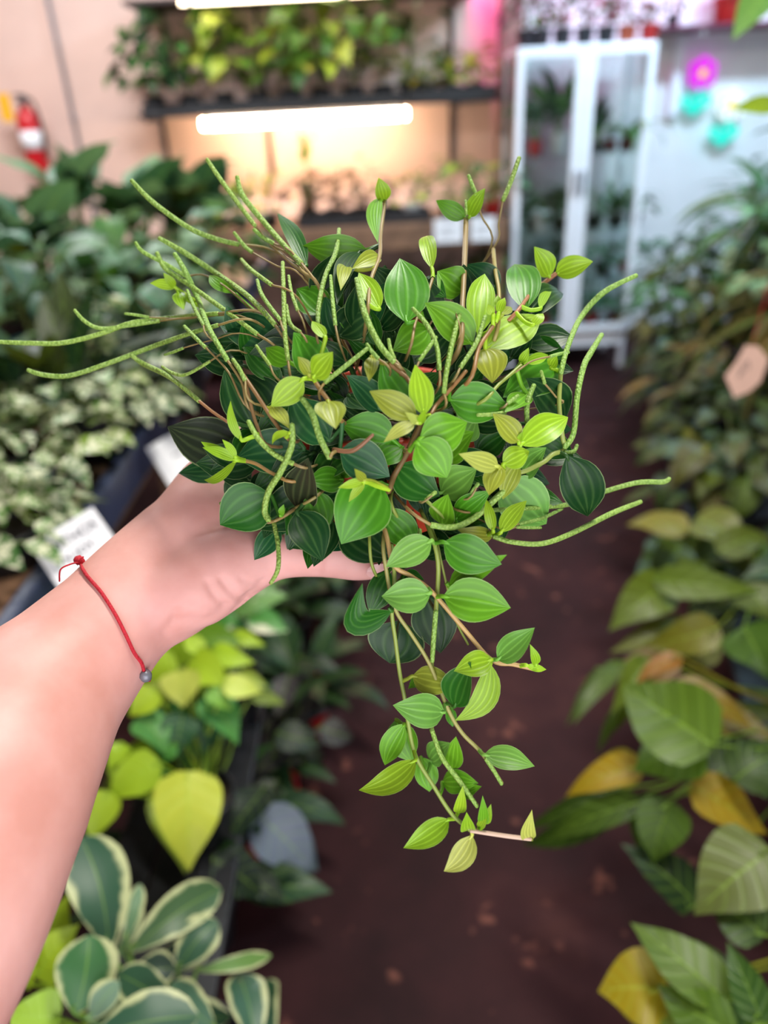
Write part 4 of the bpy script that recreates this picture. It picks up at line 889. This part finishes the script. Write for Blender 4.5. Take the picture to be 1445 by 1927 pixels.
stem([(881, 1213), (855, 1160), (832, 1065), (815, 1000)], 2.4, 0.5, STEM_G)
stem([(708, 1084), (698, 1055), (695, 1000)], 3.2, 0.6, STEM_G)
stem([(898, 1516), (832, 1426), (811, 1358), (812, 1300), (813, 1245)], 3.6, 0.3, STEM_G, False)
stem([(510, 460), (545, 492), (574, 515), (598, 536)], 3.6, 0.5, rgb(160, 140, 90))
stem([(430, 795), (400, 775), (375, 755)], 3.0, -0.3, rgb(156, 112, 78), False)

# ---- flower spikes
SP = [
 ([(247, 339), (287, 380), (356, 429), (408, 450), (449, 460)], 5.0, [(508, 469), (574, 515)]),
 ([(389, 299), (411, 332), (449, 384), (480, 425)], 4.4, [(511, 460), (567, 500)]),
 ([(446, 332), (456, 367), (494, 415), (546, 474), (567, 495)], 5.4, [(598, 536)]),
 ([(477, 431), (497, 448), (515, 458)], 4.2, [(560, 488)]),
 ([(440, 437), (460, 463), (475, 475)], 3.8, [(522, 501), (567, 519)]),
 ([(299, 448), (345, 474), (408, 515), (470, 560), (518, 612)], 5.4, [(532, 633)]),
 ([(295, 475), (311, 505), (349, 531), (415, 578), (484, 629)], 5.0, [(525, 657)]),
 ([(328, 477), (349, 512), (373, 564), (394, 619), (428, 678)], 5.4, [(455, 720), (475, 775)]),
 ([(255, 456), (269, 474), (314, 498), (350, 520)], 4.0, [(389, 519), (450, 560)]),
 ([(352, 546), (366, 580), (383, 612)], 3.8, [(400, 640)]),
 ([(-10, 643), (60, 646), (120, 645), (190, 628), (250, 607), (330, 597), (410, 590)], 4.8, [(500, 590)]),
 ([(140, 583), (160, 605), (190, 618), (240, 613), (300, 604)], 3.8, [(370, 597), (470, 600)]),
 ([(52, 696), (80, 705), (130, 707), (200, 685), (280, 655), (350, 630), (410, 612)], 4.8, [(480, 604)]),
 ([(247, 668), (270, 685), (320, 710), (375, 755)], 5.2, None),
 ([(235, 590), (258, 593), (280, 597)], 3.0, [(350, 600), (440, 596)]),
 ([(310, 668), (328, 662), (345, 655)], 2.8, [(400, 640), (470, 630)]),
 ([(305, 690), (325, 702), (350, 705), (395, 680)], 3.4, [(450, 660)]),
 ([(347, 614), (366, 634), (387, 654)], 4.2, [(430, 700), (470, 770)]),
 ([(438, 676), (450, 694), (461, 716)], 4.6, [(480, 760)]),
 ([(532, 494), (534, 557), (536, 626), (542, 678)], 4.8, [(550, 720)]),
 ([(484, 527), (494, 557), (527, 602)], 4.2, [(545, 640)]),
 ([(454, 488), (473, 508), (511, 536)], 4.2, [(560, 560)]),
 ([(638, 432), (632, 474), (612, 519), (600, 574), (598, 609)], 4.8, [(600, 650)]),
 ([(622, 519), (626, 567), (631, 612)], 4.2, [(640, 650)]),
 ([(543, 519), (549, 553), (560, 584)], 3.6, [(575, 620)]),
 ([(539, 574), (546, 609), (565, 625)], 4.0, [(580, 650)]),
 ([(482, 650), (494, 668), (508, 687)], 3.6, [(530, 720)]),
 ([(671, 525), (686, 589), (712, 645), (742, 683)], 6.2, [(760, 700)]),
 ([(776, 580), (802, 610), (821, 649), (827, 696)], 4.8, [(825, 730)]),
 ([(868, 582), (853, 636), (840, 700), (835, 740)], 5.2, [(832, 770)]),
 ([(913, 595), (896, 645), (866, 692)], 4.8, [(850, 720)]),
 ([(821, 634), (806, 655), (789, 679)], 4.2, [(775, 710)]),
 ([(690, 647), (700, 662), (712, 675)], 4.2, [(735, 700)]),
 ([(692, 655), (655, 685), (611, 720)], 4.8, [(600, 740)]),
 ([(731, 638), (735, 658), (742, 675)], 4.0, [(755, 700)]),
 ([(859, 572), (858, 590)], 3.2, [(862, 640)]),
 ([(1198, 518), (1136, 550), (1093, 597), (1068, 653), (1055, 702)], 5.4, None),
 ([(1132, 630), (1110, 666), (1098, 690), (1086, 746), (1079, 815), (1062, 842)], 5.8, None),
 ([(1018, 698), (1021, 709), (1025, 722)], 3.8, [(1045, 746), (1052, 760)]),
 ([(1005, 724), (992, 759), (992, 798)], 5.4, [(985, 830)]),
 ([(975, 744), (965, 752), (955, 759)], 4.2, [(940, 770)]),
 ([(898, 781), (925, 780), (951, 776)], 4.2, None),
 ([(1260, 900), (1247, 907), (1195, 909), (1106, 935), (1060, 951), (929, 960)], 4.8, [(860, 960)]),
 ([(1206, 944), (1151, 966), (1077, 1003), (1020, 1023), (964, 1020), (929, 1010)], 5.2, None),
 ([(1058, 957), (1020, 975), (977, 986)], 3.8, [(930, 990)]),
 ([(1018, 993), (995, 993), (972, 992)], 3.2, [(930, 990)]),
 ([(977, 894), (938, 933), (894, 973), (855, 992), (811, 988)], 6.2, [(770, 960)]),
 ([(1086, 837), (1079, 850), (1062, 850)], 4.2, None),
 ([(568, 750), (587, 778), (602, 824), (621, 862)], 6.6, [(630, 850)]),
 ([(467, 792), (487, 827), (518, 856), (552, 873)], 5.4, [(580, 880)]),
 ([(549, 798), (549, 837), (530, 884), (506, 924), (498, 961), (506, 979)], 6.4, [(518, 980), (558, 955)]),
 ([(415, 946), (424, 957), (436, 967)], 4.4, [(487, 980), (515, 982), (558, 955)]),
 ([(509, 1098), (523, 1070), (523, 1024), (515, 983)], 4.6, [(558, 955)]),
 ([(1070, 663), (1052, 666), (1035, 671)], 3.6, [(1000, 680), (960, 705)]),
 ([(977, 296), (962, 340), (946, 378)], 4.8, [(938, 420), (929, 466)]),
 ([(881, 330), (888, 348), (896, 368)], 4.2, [(905, 405), (924, 464)]),
 ([(876, 377), (877, 404)], 3.0, None),
 ([(790, 996), (790, 1008)], 4.4, None), ([(886, 928), (900, 910)], 4.0, [(870, 940)]), ([(803, 938), (820, 926)], 4.2, [(790, 945)]),
 ([(944, 1476), (930, 1452), (914, 1428)], 4.2, None), ([(813, 1245), (816, 1200), (820, 1150)], 5.2, None), ([(898, 1518), (865, 1470), (832, 1426), (812, 1372)], 4.8, None),
]
for k, (pts, r, st) in enumerate(SP):
    lay = -0.9 if k in (46, 48, 49, 50) else (0.2 if pts[0][0] < 320 else -0.45)
    spike(pts, r, lay, 1.0, st)
# brown stub with a pale tip
tube('stem', [P(702, 818, dep(702, 818)-0.008), P(664, 848, dep(664, 848)-0.006), P(627, 846, dep(627, 846)-0.002)], [px2m(3.0, .35), px2m(4.4, .35), px2m(4.4, .35)], 'stem', HP, 7, 5, rgb(140, 98, 70))

# ---- leaves: base x, y, tip x, y, width, tone, layer (0 front ... 3 back)[, bend, side bend]
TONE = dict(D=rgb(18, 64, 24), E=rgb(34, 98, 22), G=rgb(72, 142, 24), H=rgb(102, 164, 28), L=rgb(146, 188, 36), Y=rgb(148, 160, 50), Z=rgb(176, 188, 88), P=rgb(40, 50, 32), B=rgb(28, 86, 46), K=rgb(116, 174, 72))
LV = [
 (724, 379, 712, 334, 26, 'L', 0, .1), (712, 372, 711, 457, 26, 'H', 0, .05), (714, 481, 662, 506, 28, 'Y', 0), (690, 470, 570, 462, 48, 'H', 1), (676, 474, 634, 574, 34, 'D', 1), (577, 500, 522, 401, 28, 'E', 1), (652, 500, 641, 547, 24, 'Y', 0),
 (714, 582, 675, 513, 34, 'L', 0), (765, 607, 752, 486, 74, 'G', 0), (786, 530, 840, 560, 42, 'E', 2), (813, 506, 799, 445, 27, 'L', 0, .12), (870, 548, 823, 510, 56, 'H', 1), (935, 552, 876, 498, 52, 'B', 2), (900, 630, 912, 515, 46, 'L', 0), (889, 647, 799, 570, 58, 'H', 0),
 (915, 656, 1019, 594, 62, 'L', 0), (988, 584, 968, 497, 54, 'G', 0), (1034, 521, 1005, 464, 35, 'L', 0), (1046, 515, 1116, 492, 35, 'L', 0), (985, 600, 1060, 553, 44, 'D', 1), (1016, 581, 1038, 547, 16, 'L', -1), (1002, 612, 1022, 590, 18, 'L', -1),
 (876, 410, 820, 377, 28, 'H', 0), (883, 409, 913, 354, 26, 'L', 0), (928, 592, 918, 572, 14, 'L', -1), (938, 590, 950, 560, 16, 'L', -1), (945, 592, 962, 578, 14, 'Y', -1), (940, 580, 936, 556, 12, 'L', -1), (806, 619, 739, 660, 58, 'H', 1), (912, 655, 926, 721, 54, 'Y', 0), (700, 670, 694, 718, 24, 'Y', 0),
 (772, 759, 717, 677, 64, 'G', 1), (978, 684, 995, 654, 15, 'L', 0), (988, 682, 1032, 668, 18, 'L', 0), (1036, 692, 1048, 670, 20, 'L', 0), (1050, 688, 946, 748, 72, 'G', 1), (992, 742, 950, 776, 36, 'H', 0), (1062, 793, 990, 712, 68, 'D', 1), (932, 694, 958, 656, 28, 'B', 2),
 (846, 752, 956, 766, 66, 'G', 0), (798, 781, 781, 686, 41, 'L', -1), (783, 785, 695, 736, 43, 'Y', -1), (790, 826, 879, 794, 66, 'H', -1), (784, 832, 841, 899, 66, 'H', -1), (745, 878, 828, 934, 68, 'E', 1), (740, 828, 642, 800, 64, 'G', 1), (640, 848, 733, 897, 66, 'B', 0), (757, 842, 700, 878, 44, 'G', 1),
 (868, 832, 897, 786, 44, 'K', 2), (840, 864, 892, 812, 54, 'H', 1), (830, 927, 897, 882, 60, 'K', 1), (898, 852, 957, 812, 54, 'E', 2), (977, 832, 927, 778, 38, 'Y', -1), (979, 838, 1069, 785, 50, 'L', -1), (946, 874, 996, 849, 38, 'L', -1), (937, 878, 863, 854, 32, 'Z', -1), (941, 880, 920, 932, 36, 'Y', -1), (975, 872, 946, 940, 32, 'Y', -1),
 (980, 898, 1028, 842, 44, 'K', 1), (944, 905, 1028, 986, 84, 'K', 1), (1066, 858, 1106, 972, 70, 'D', -1), (942, 1002, 991, 942, 30, 'L', -1), (928, 1000, 914, 938, 18, 'L', -1), (857, 977, 924, 923, 40, 'G', 0), (832, 987, 843, 930, 45, 'H', 0), (928, 1008, 860, 996, 26, 'Y', 0), (777, 1024, 708, 957, 54, 'G', 0),
 (812, 1017, 726, 1067, 48, 'K', -1), (835, 1020, 944, 1062, 62, 'G', -1), (845, 1104, 954, 1044, 38, 'H', 0), (842, 1030, 798, 1052, 38, 'D', 1), (745, 1060, 786, 1056, 28, 'E', 1), (760, 1080, 798, 1091, 24, 'E', 1), (714, 908, 642, 1024, 94, 'G', 0), (648, 988, 737, 1052, 74, 'D', 2),
 (602, 714, 552, 625, 60, 'G', 0), (590, 709, 626, 662, 42, 'L', -1), (582, 706, 560, 671, 22, 'Y', -1), (571, 713, 510, 765, 42, 'L', -1), (512, 765, 544, 806, 26, 'Y', 0), (477, 802, 422, 696, 62, 'D', 1), (522, 797, 458, 704, 64, 'D', 2), (458, 850, 315, 803, 84, 'P', 2), (572, 846, 445, 862, 72, 'B', 1), (620, 830, 546, 744, 72, 'B', 1),
 (617, 755, 632, 807, 50, 'Y', -1), (717, 772, 652, 706, 48, 'B', 1), (655, 744, 692, 772, 36, 'D', 2), (560, 957, 580, 862, 62, 'P', 0), (645, 902, 578, 906, 46, 'G', 1), (590, 924, 614, 1001, 52, 'G', 0), (508, 930, 414, 988, 80, 'E', 0), (558, 963, 607, 1056, 66, 'D', -1), (605, 920, 478, 995, 74, 'D', 2), (455, 829, 434, 754, 15, 'L', -1, .05, .1),
 (446, 866, 381, 842, 18, 'L', -1), (446, 866, 384, 903, 16, 'L', -1, .1, .15), (444, 862, 418, 827, 13, 'L', -1), (440, 858, 378, 831, 16, 'L', -1), (546, 814, 512, 836, 12, 'L', -1, .1, -.15), (687, 906, 636, 918, 15, 'L', -1), (687, 907, 656, 945, 14, 'L', -1), (687, 904, 667, 882, 15, 'Y', -1), (657, 868, 626, 896, 44, 'G', 2),
 (330, 541, 282, 533, 18, 'L', 0), (330, 541, 307, 513, 14, 'L', 0), (335, 549, 346, 583, 22, 'L', 0), (532, 662, 413, 612, 64, 'B', 2), (612, 592, 558, 543, 54, 'G', 2), (672, 602, 634, 588, 48, 'G', 2), (638, 632, 702, 588, 62, 'D', 2), (612, 637, 587, 604, 20, 'L', -1), (546, 682, 500, 654, 32, 'H', 0), (442, 552, 394, 518, 20, 'H', 1),
 # trailing stems
 (810, 1116, 718, 1122, 56, 'K', -1), (834, 1122, 961, 1144, 70, 'H', -1), (925, 1241, 854, 1263, 42, 'L', -1), (936, 1241, 1006, 1181, 44, 'K', -1), (923, 1250, 856, 1356, 40, 'L', -1, .05, .18), (1009, 1252, 997, 1212, 16, 'L', -1), (990, 1252, 1028, 1260, 12, 'L', -1),
 (737, 1150, 682, 1098, 50, 'E', -1, .08, .55), (732, 1075, 696, 1156, 44, 'E', 1), (752, 1168, 733, 1248, 92, 'D', 2), (800, 1120, 829, 1229, 74, 'D', 2), (776, 1272, 860, 1292, 46, 'Y', 0), (855, 1330, 886, 1246, 54, 'E', -1), (836, 1340, 739, 1327, 54, 'K', -1), (802, 1270, 768, 1296, 22, 'H', 1),
 (761, 1362, 724, 1440, 38, 'H', 0), (745, 1354, 776, 1434, 50, 'H', 1), (782, 1430, 675, 1487, 42, 'L', -1, .05, .12), (792, 1425, 808, 1490, 38, 'H', 1), (808, 1432, 847, 1398, 40, 'K', 1), (850, 1450, 858, 1386, 34, 'H', 1), (832, 1472, 900, 1474, 38, 'H', 1), (862, 1530, 871, 1478, 20, 'L', 0), (868, 1497, 906, 1480, 24, 'H', 1),
 (844, 1542, 759, 1596, 38, 'L', 0), (888, 1572, 835, 1640, 38, 'Z', 0, .05, .1), (883, 1562, 878, 1528, 24, 'L', 0), (906, 1552, 908, 1497, 18, 'H', 0), (908, 1550, 924, 1513, 16, 'L', 0), (900, 1560, 915, 1532, 14, 'L', 0), (911, 1420, 1006, 1442, 40, 'K', -1), (1000, 1580, 1001, 1524, 24, 'Z', 0, .1, .1), (848, 1332, 852, 1368, 18, 'G', 1),
 (528, 970, 534, 949, 11, 'H', -1), (780, 795, 722, 832, 24, 'Z', -1), (786, 796, 762, 776, 14, 'Z', -1), (790, 796, 800, 770, 13, 'L', -1), (976, 832, 984, 812, 9, 'L', -1),
]
CTR = P(715, 800, 0.425)
for k, lf in enumerate(LV):
    bx, by, tx, ty, w, tone, lay = lf[:7]; bend = lf[7] if len(lf) > 7 else fr.uniform(0.03, 0.12); sb = lf[8] if len(lf) > 8 else fr.uniform(-.05, .05)
    d0 = dep(bx, by)+lay*0.010+(0.004 if lay >= 0 else 0); d1 = dep(tx, ty)+lay*0.010+fr.uniform(-.012, .004)
    if (bx, by) == (458, 850): d0, d1 = 0.405, 0.40
    A_, B_ = P(bx, by, d0), P(tx, ty, d1)
    roll = fr.uniform(-.28, .28); face = (CAM-A_).normalized()*0.9+Vector((0, 0, 0.22))
    near = min(stem_pts, key=lambda q: (q-A_).length_squared) if stem_pts else CTR
    if (near-A_).length > 0.022: near = A_+(CTR-A_).normalized()*0.014
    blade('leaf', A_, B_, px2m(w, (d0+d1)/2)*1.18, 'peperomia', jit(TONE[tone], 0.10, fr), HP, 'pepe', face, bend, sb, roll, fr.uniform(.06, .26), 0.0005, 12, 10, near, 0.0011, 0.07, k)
# inner leaves that fill the crown, toned dark for the shade between outer ones
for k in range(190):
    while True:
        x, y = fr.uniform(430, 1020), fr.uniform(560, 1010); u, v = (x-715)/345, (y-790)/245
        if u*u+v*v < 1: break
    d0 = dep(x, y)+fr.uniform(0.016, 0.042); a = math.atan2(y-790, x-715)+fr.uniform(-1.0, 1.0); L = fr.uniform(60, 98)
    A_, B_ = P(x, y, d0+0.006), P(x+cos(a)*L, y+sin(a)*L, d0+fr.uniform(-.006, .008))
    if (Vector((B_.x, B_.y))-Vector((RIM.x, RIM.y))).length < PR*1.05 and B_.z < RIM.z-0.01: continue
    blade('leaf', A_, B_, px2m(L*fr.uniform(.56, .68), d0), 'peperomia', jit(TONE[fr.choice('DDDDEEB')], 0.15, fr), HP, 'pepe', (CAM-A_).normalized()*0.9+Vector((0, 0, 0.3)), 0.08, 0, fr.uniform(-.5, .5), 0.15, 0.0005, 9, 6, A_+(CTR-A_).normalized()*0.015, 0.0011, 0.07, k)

# ================================================================ the arm
def ball_chain(bm, pts):
    """row of points (centre, radius) as a tapered, rounded limb"""
    c = [Vector(p) for p, _ in pts]; r = [q for _, q in pts]
    pp, rr = crom(c, r, 8); vs, fs = tube_data(pp, rr, 48, cap=False)
    bv = [bm.verts.new(v) for v in vs]
    for f in fs: bm.faces.new([bv[i] for i in f])
    for e, off in ((0, 0), (len(pp)-1, (len(pp)-1)*48)):
        bm.faces.new([bv[off+k] for k in (range(48) if e else reversed(range(48)))])
        m = Matrix.Translation(pp[e]); bmesh.ops.create_uvsphere(bm, u_segments=48, v_segments=24, radius=rr[e]*0.995, matrix=m)
def L_(x, y, r, d): return (P(x, y, d), px2m(r, d))
bm = bmesh.new()
fore = [L_(-280, 1960, 250, .265), L_(-150, 1735, 228, .29), L_(-38, 1500, 205, .325), L_(62, 1335, 163, .36), L_(138, 1248, 134, .38), L_(212, 1168, 114, .395), L_(282, 1100, 112, .41), L_(352, 1040, 112, .425)]
ball_chain(bm, fore)
ball_chain(bm, [L_(262, 1150, 88, .40), L_(330, 1095, 104, .41), L_(395, 1010, 118, .43), L_(430, 950, 108, .445)])          # palm
ball_chain(bm, [L_(300, 1130, 74, .395), L_(365, 1098, 86, .40), L_(430, 1062, 80, .405), L_(490, 1044, 60, .41)])           # thenar
ball_chain(bm, [L_(445, 1052, 64, .408), L_(520, 1040, 51, .410), L_(572, 1040, 46, .408), L_(625, 1042, 46, .405), L_(672, 1050, 44, .404), L_(712, 1054, 36, .404)])   # thumb
def around(ang, h, dr): return RIM+Vector((cos(ang)*(PR*(1-0.26*h/PH)+dr), sin(ang)*(PR*(1-0.26*h/PH)+dr), -h))
K0 = P(425, 950, .445)
for i, (h, a1) in enumerate(((0.024, 0.85), (0.041, 0.75), (0.057, 0.85), (0.071, 1.1))):
    r0 = (0.0098, 0.0102, 0.0097, 0.0085)[i]
    kn = around(pi*1.06, h+0.002, r0+0.012)
    pts = [(K0+Vector((0, 0.004, -0.012*i+0.012)), 0.016), (kn, r0*1.12), (around(pi*0.86, h, r0+0.004), r0*1.06), (around(pi*0.64, h, r0+0.0005), r0), (around(pi*0.46, h, r0), r0*0.93), (around(pi*0.5*a1*0.72, h, r0*0.9), r0*0.82)]
    ball_chain(bm, pts)
bmesh.ops.recalc_face_normals(bm, faces=bm.faces)
me = bpy.data.meshes.new('arm_raw'); bm.to_mesh(me); bm.free()
org = P(-150, 1735, .29)
tmp = bpy.data.objects.new('arm_raw', me); C.objects.link(tmp)
md = tmp.modifiers.new('r', 'REMESH'); md.mode = 'VOXEL'; md.voxel_size = 0.0017; md.use_smooth_shade = True
md = tmp.modifiers.new('s', 'SMOOTH'); md.factor = 0.5; md.iterations = 30
dg = bpy.context.evaluated_depsgraph_get(); arm_me = bpy.data.meshes.new_from_object(tmp.evaluated_get(dg))
bpy.data.objects.remove(tmp); arm_me.name = 'arm'
# creases: grooves pressed into the skin along short curves
GRO = [([(418, 1092), (440, 1118), (462, 1128), (494, 1098)], .0012, .0022), ([(392, 1098), (408, 1125), (440, 1146), (470, 1120)], .0011, .0022), ([(330, 1170), (352, 1166), (385, 1168), (420, 1150)], .0012, .0026), ([(310, 1190), (322, 1172), (330, 1150)], .0010, .0026),
       ([(600, 1020), (598, 1050), (596, 1078)], .0010, .0016), ([(608, 1022), (607, 1052), (604, 1080)], .0007, .0014), ([(590, 1030), (588, 1055), (588, 1076)], .0006, .0014), ([(455, 1090), (480, 1098), (500, 1090)], .0006, .0014), ([(360, 1130), (400, 1146), (430, 1138)], .0005, .0016)]
import numpy as np
n = len(arm_me.vertices); co = np.empty(n*3, dtype=np.float32); arm_me.vertices.foreach_get('co', co); co = co.reshape(-1, 3)
nr = np.empty(n*3, dtype=np.float32); arm_me.vertices.foreach_get('normal', nr); nr = nr.reshape(-1, 3)
Rt = np.array(CAM_R.transposed()); loc_ = (co-np.array(CAM)) @ Rt.T
sx = loc_[:, 0]/-loc_[:, 2]*F_PX+CX; sy = -loc_[:, 1]/-loc_[:, 2]*F_PX+CY; dz = -loc_[:, 2]
facing = (nr @ Rt.T)[:, 2] > 0.05
for pts, depth, wid in GRO:
    q, _ = crom([Vector((x, y, 0)) for x, y in pts], [0]*len(pts), 10); q = np.array([(v.x, v.y) for v in q])
    dist = np.sqrt(((np.stack([sx, sy], 1)[:, None, :]-q[None])**2).sum(2)).min(1)*dz/F_PX
    co -= nr*(1.0*depth*np.exp(-(dist/wid)**2)*facing)[:, None]
co -= np.array(org, dtype=np.float32)
arm_me.vertices.foreach_set('co', co.ravel()); smooth(arm_me); arm_me.update()
arm_me.materials.clear(); arm_me.materials.append(M['skin'])
arm = link('person', arm_me, None, None, org)
tag(arm, 'bare forearm and hand of a person gripping the pot from the left, thumb in front', 'person')
# thumb nail
na, nb = P(690, 1076, .385), P(738, 1072, .392)
blade('thumb_nail', na, nb, px2m(34, .39), 'plain', rgb(236, 196, 190), arm, 'round', (CAM-na).normalized()+Vector((0, 0, -0.6)), 0.10, 0, 0.0, -0.25, 0.0008, 10, 8, None, 0, 0.0, 1).data.materials[0] = M['nail']

# string bracelet: follows the skin round the wrist
BR = thing('string_bracelet', 'thin red string bracelet with a knot and a small bead around the wrist', 'bracelet', P(205, 1160, .40))
from mathutils.bvhtree import BVHTree
bvh = BVHTree.FromPolygons([Vector(v)+org for v in co.tolist()], [tuple(p_.vertices) for p_ in arm_me.polygons])
front = [(150, 1058), (165, 1085), (190, 1115), (215, 1155), (235, 1195), (250, 1228), (264, 1248), (269, 1268)]
loop = []
fq, _ = crom([Vector((x, y, 0)) for x, y in front], [0]*len(front), 4)
for x, y in [(v.x, v.y) for v in fq]:
    o_ = CAM; d_ = ray(x, y).normalized(); h_ = bvh.ray_cast(o_, d_)
    loop.append(h_[0]+h_[1]*0.0010 if h_[0] else P(x, y, .40))
wc = P(208, 1165, .398)
e0, e1 = loop[0], loop[-1]
back = []
for k in range(1, 10):
    a = k/10; m = e1.lerp(e0, a); dirv = (m-wc).lerp((wc-CAM).normalized()*0.04, sin(pi*a)).normalized()
    h_ = bvh.ray_cast(wc+dirv*0.12, -dirv)
    if h_[0]: back.append(h_[0]+h_[1]*0.0008)
tube('cord', loop+back+[loop[0]], 0.0009, 'string', BR, 7, 3)
k0 = loop[0]
tube('knot', [k0+Vector((-0.002, 0, 0.001)), k0+Vector((0.0, -0.0006, 0.0016)), k0+Vector((0.0022, 0, -0.0002))], [0.0014, 0.0030, 0.0014], 'string', BR, 9, 4)
tube('loose_end', [k0, P(132, 1062, .385), P(114, 1072, .383), P(112, 1094, .384)], 0.00045, 'string', BR, 5, 5)
tube('loose_end', [k0, P(152, 1052, .385), P(157, 1048, .384)], 0.0005, 'string', BR, 5, 4)
bd = link('bead', lathe_mesh('bead', [(0.0008, -0.003), (0.0026, -0.0022), (0.0032, 0), (0.0026, 0.0022), (0.0008, 0.003)], 12), 'steel', BR, loop[-1]-Vector(BR.location)+Vector((0.0008, -0.001, 0)))
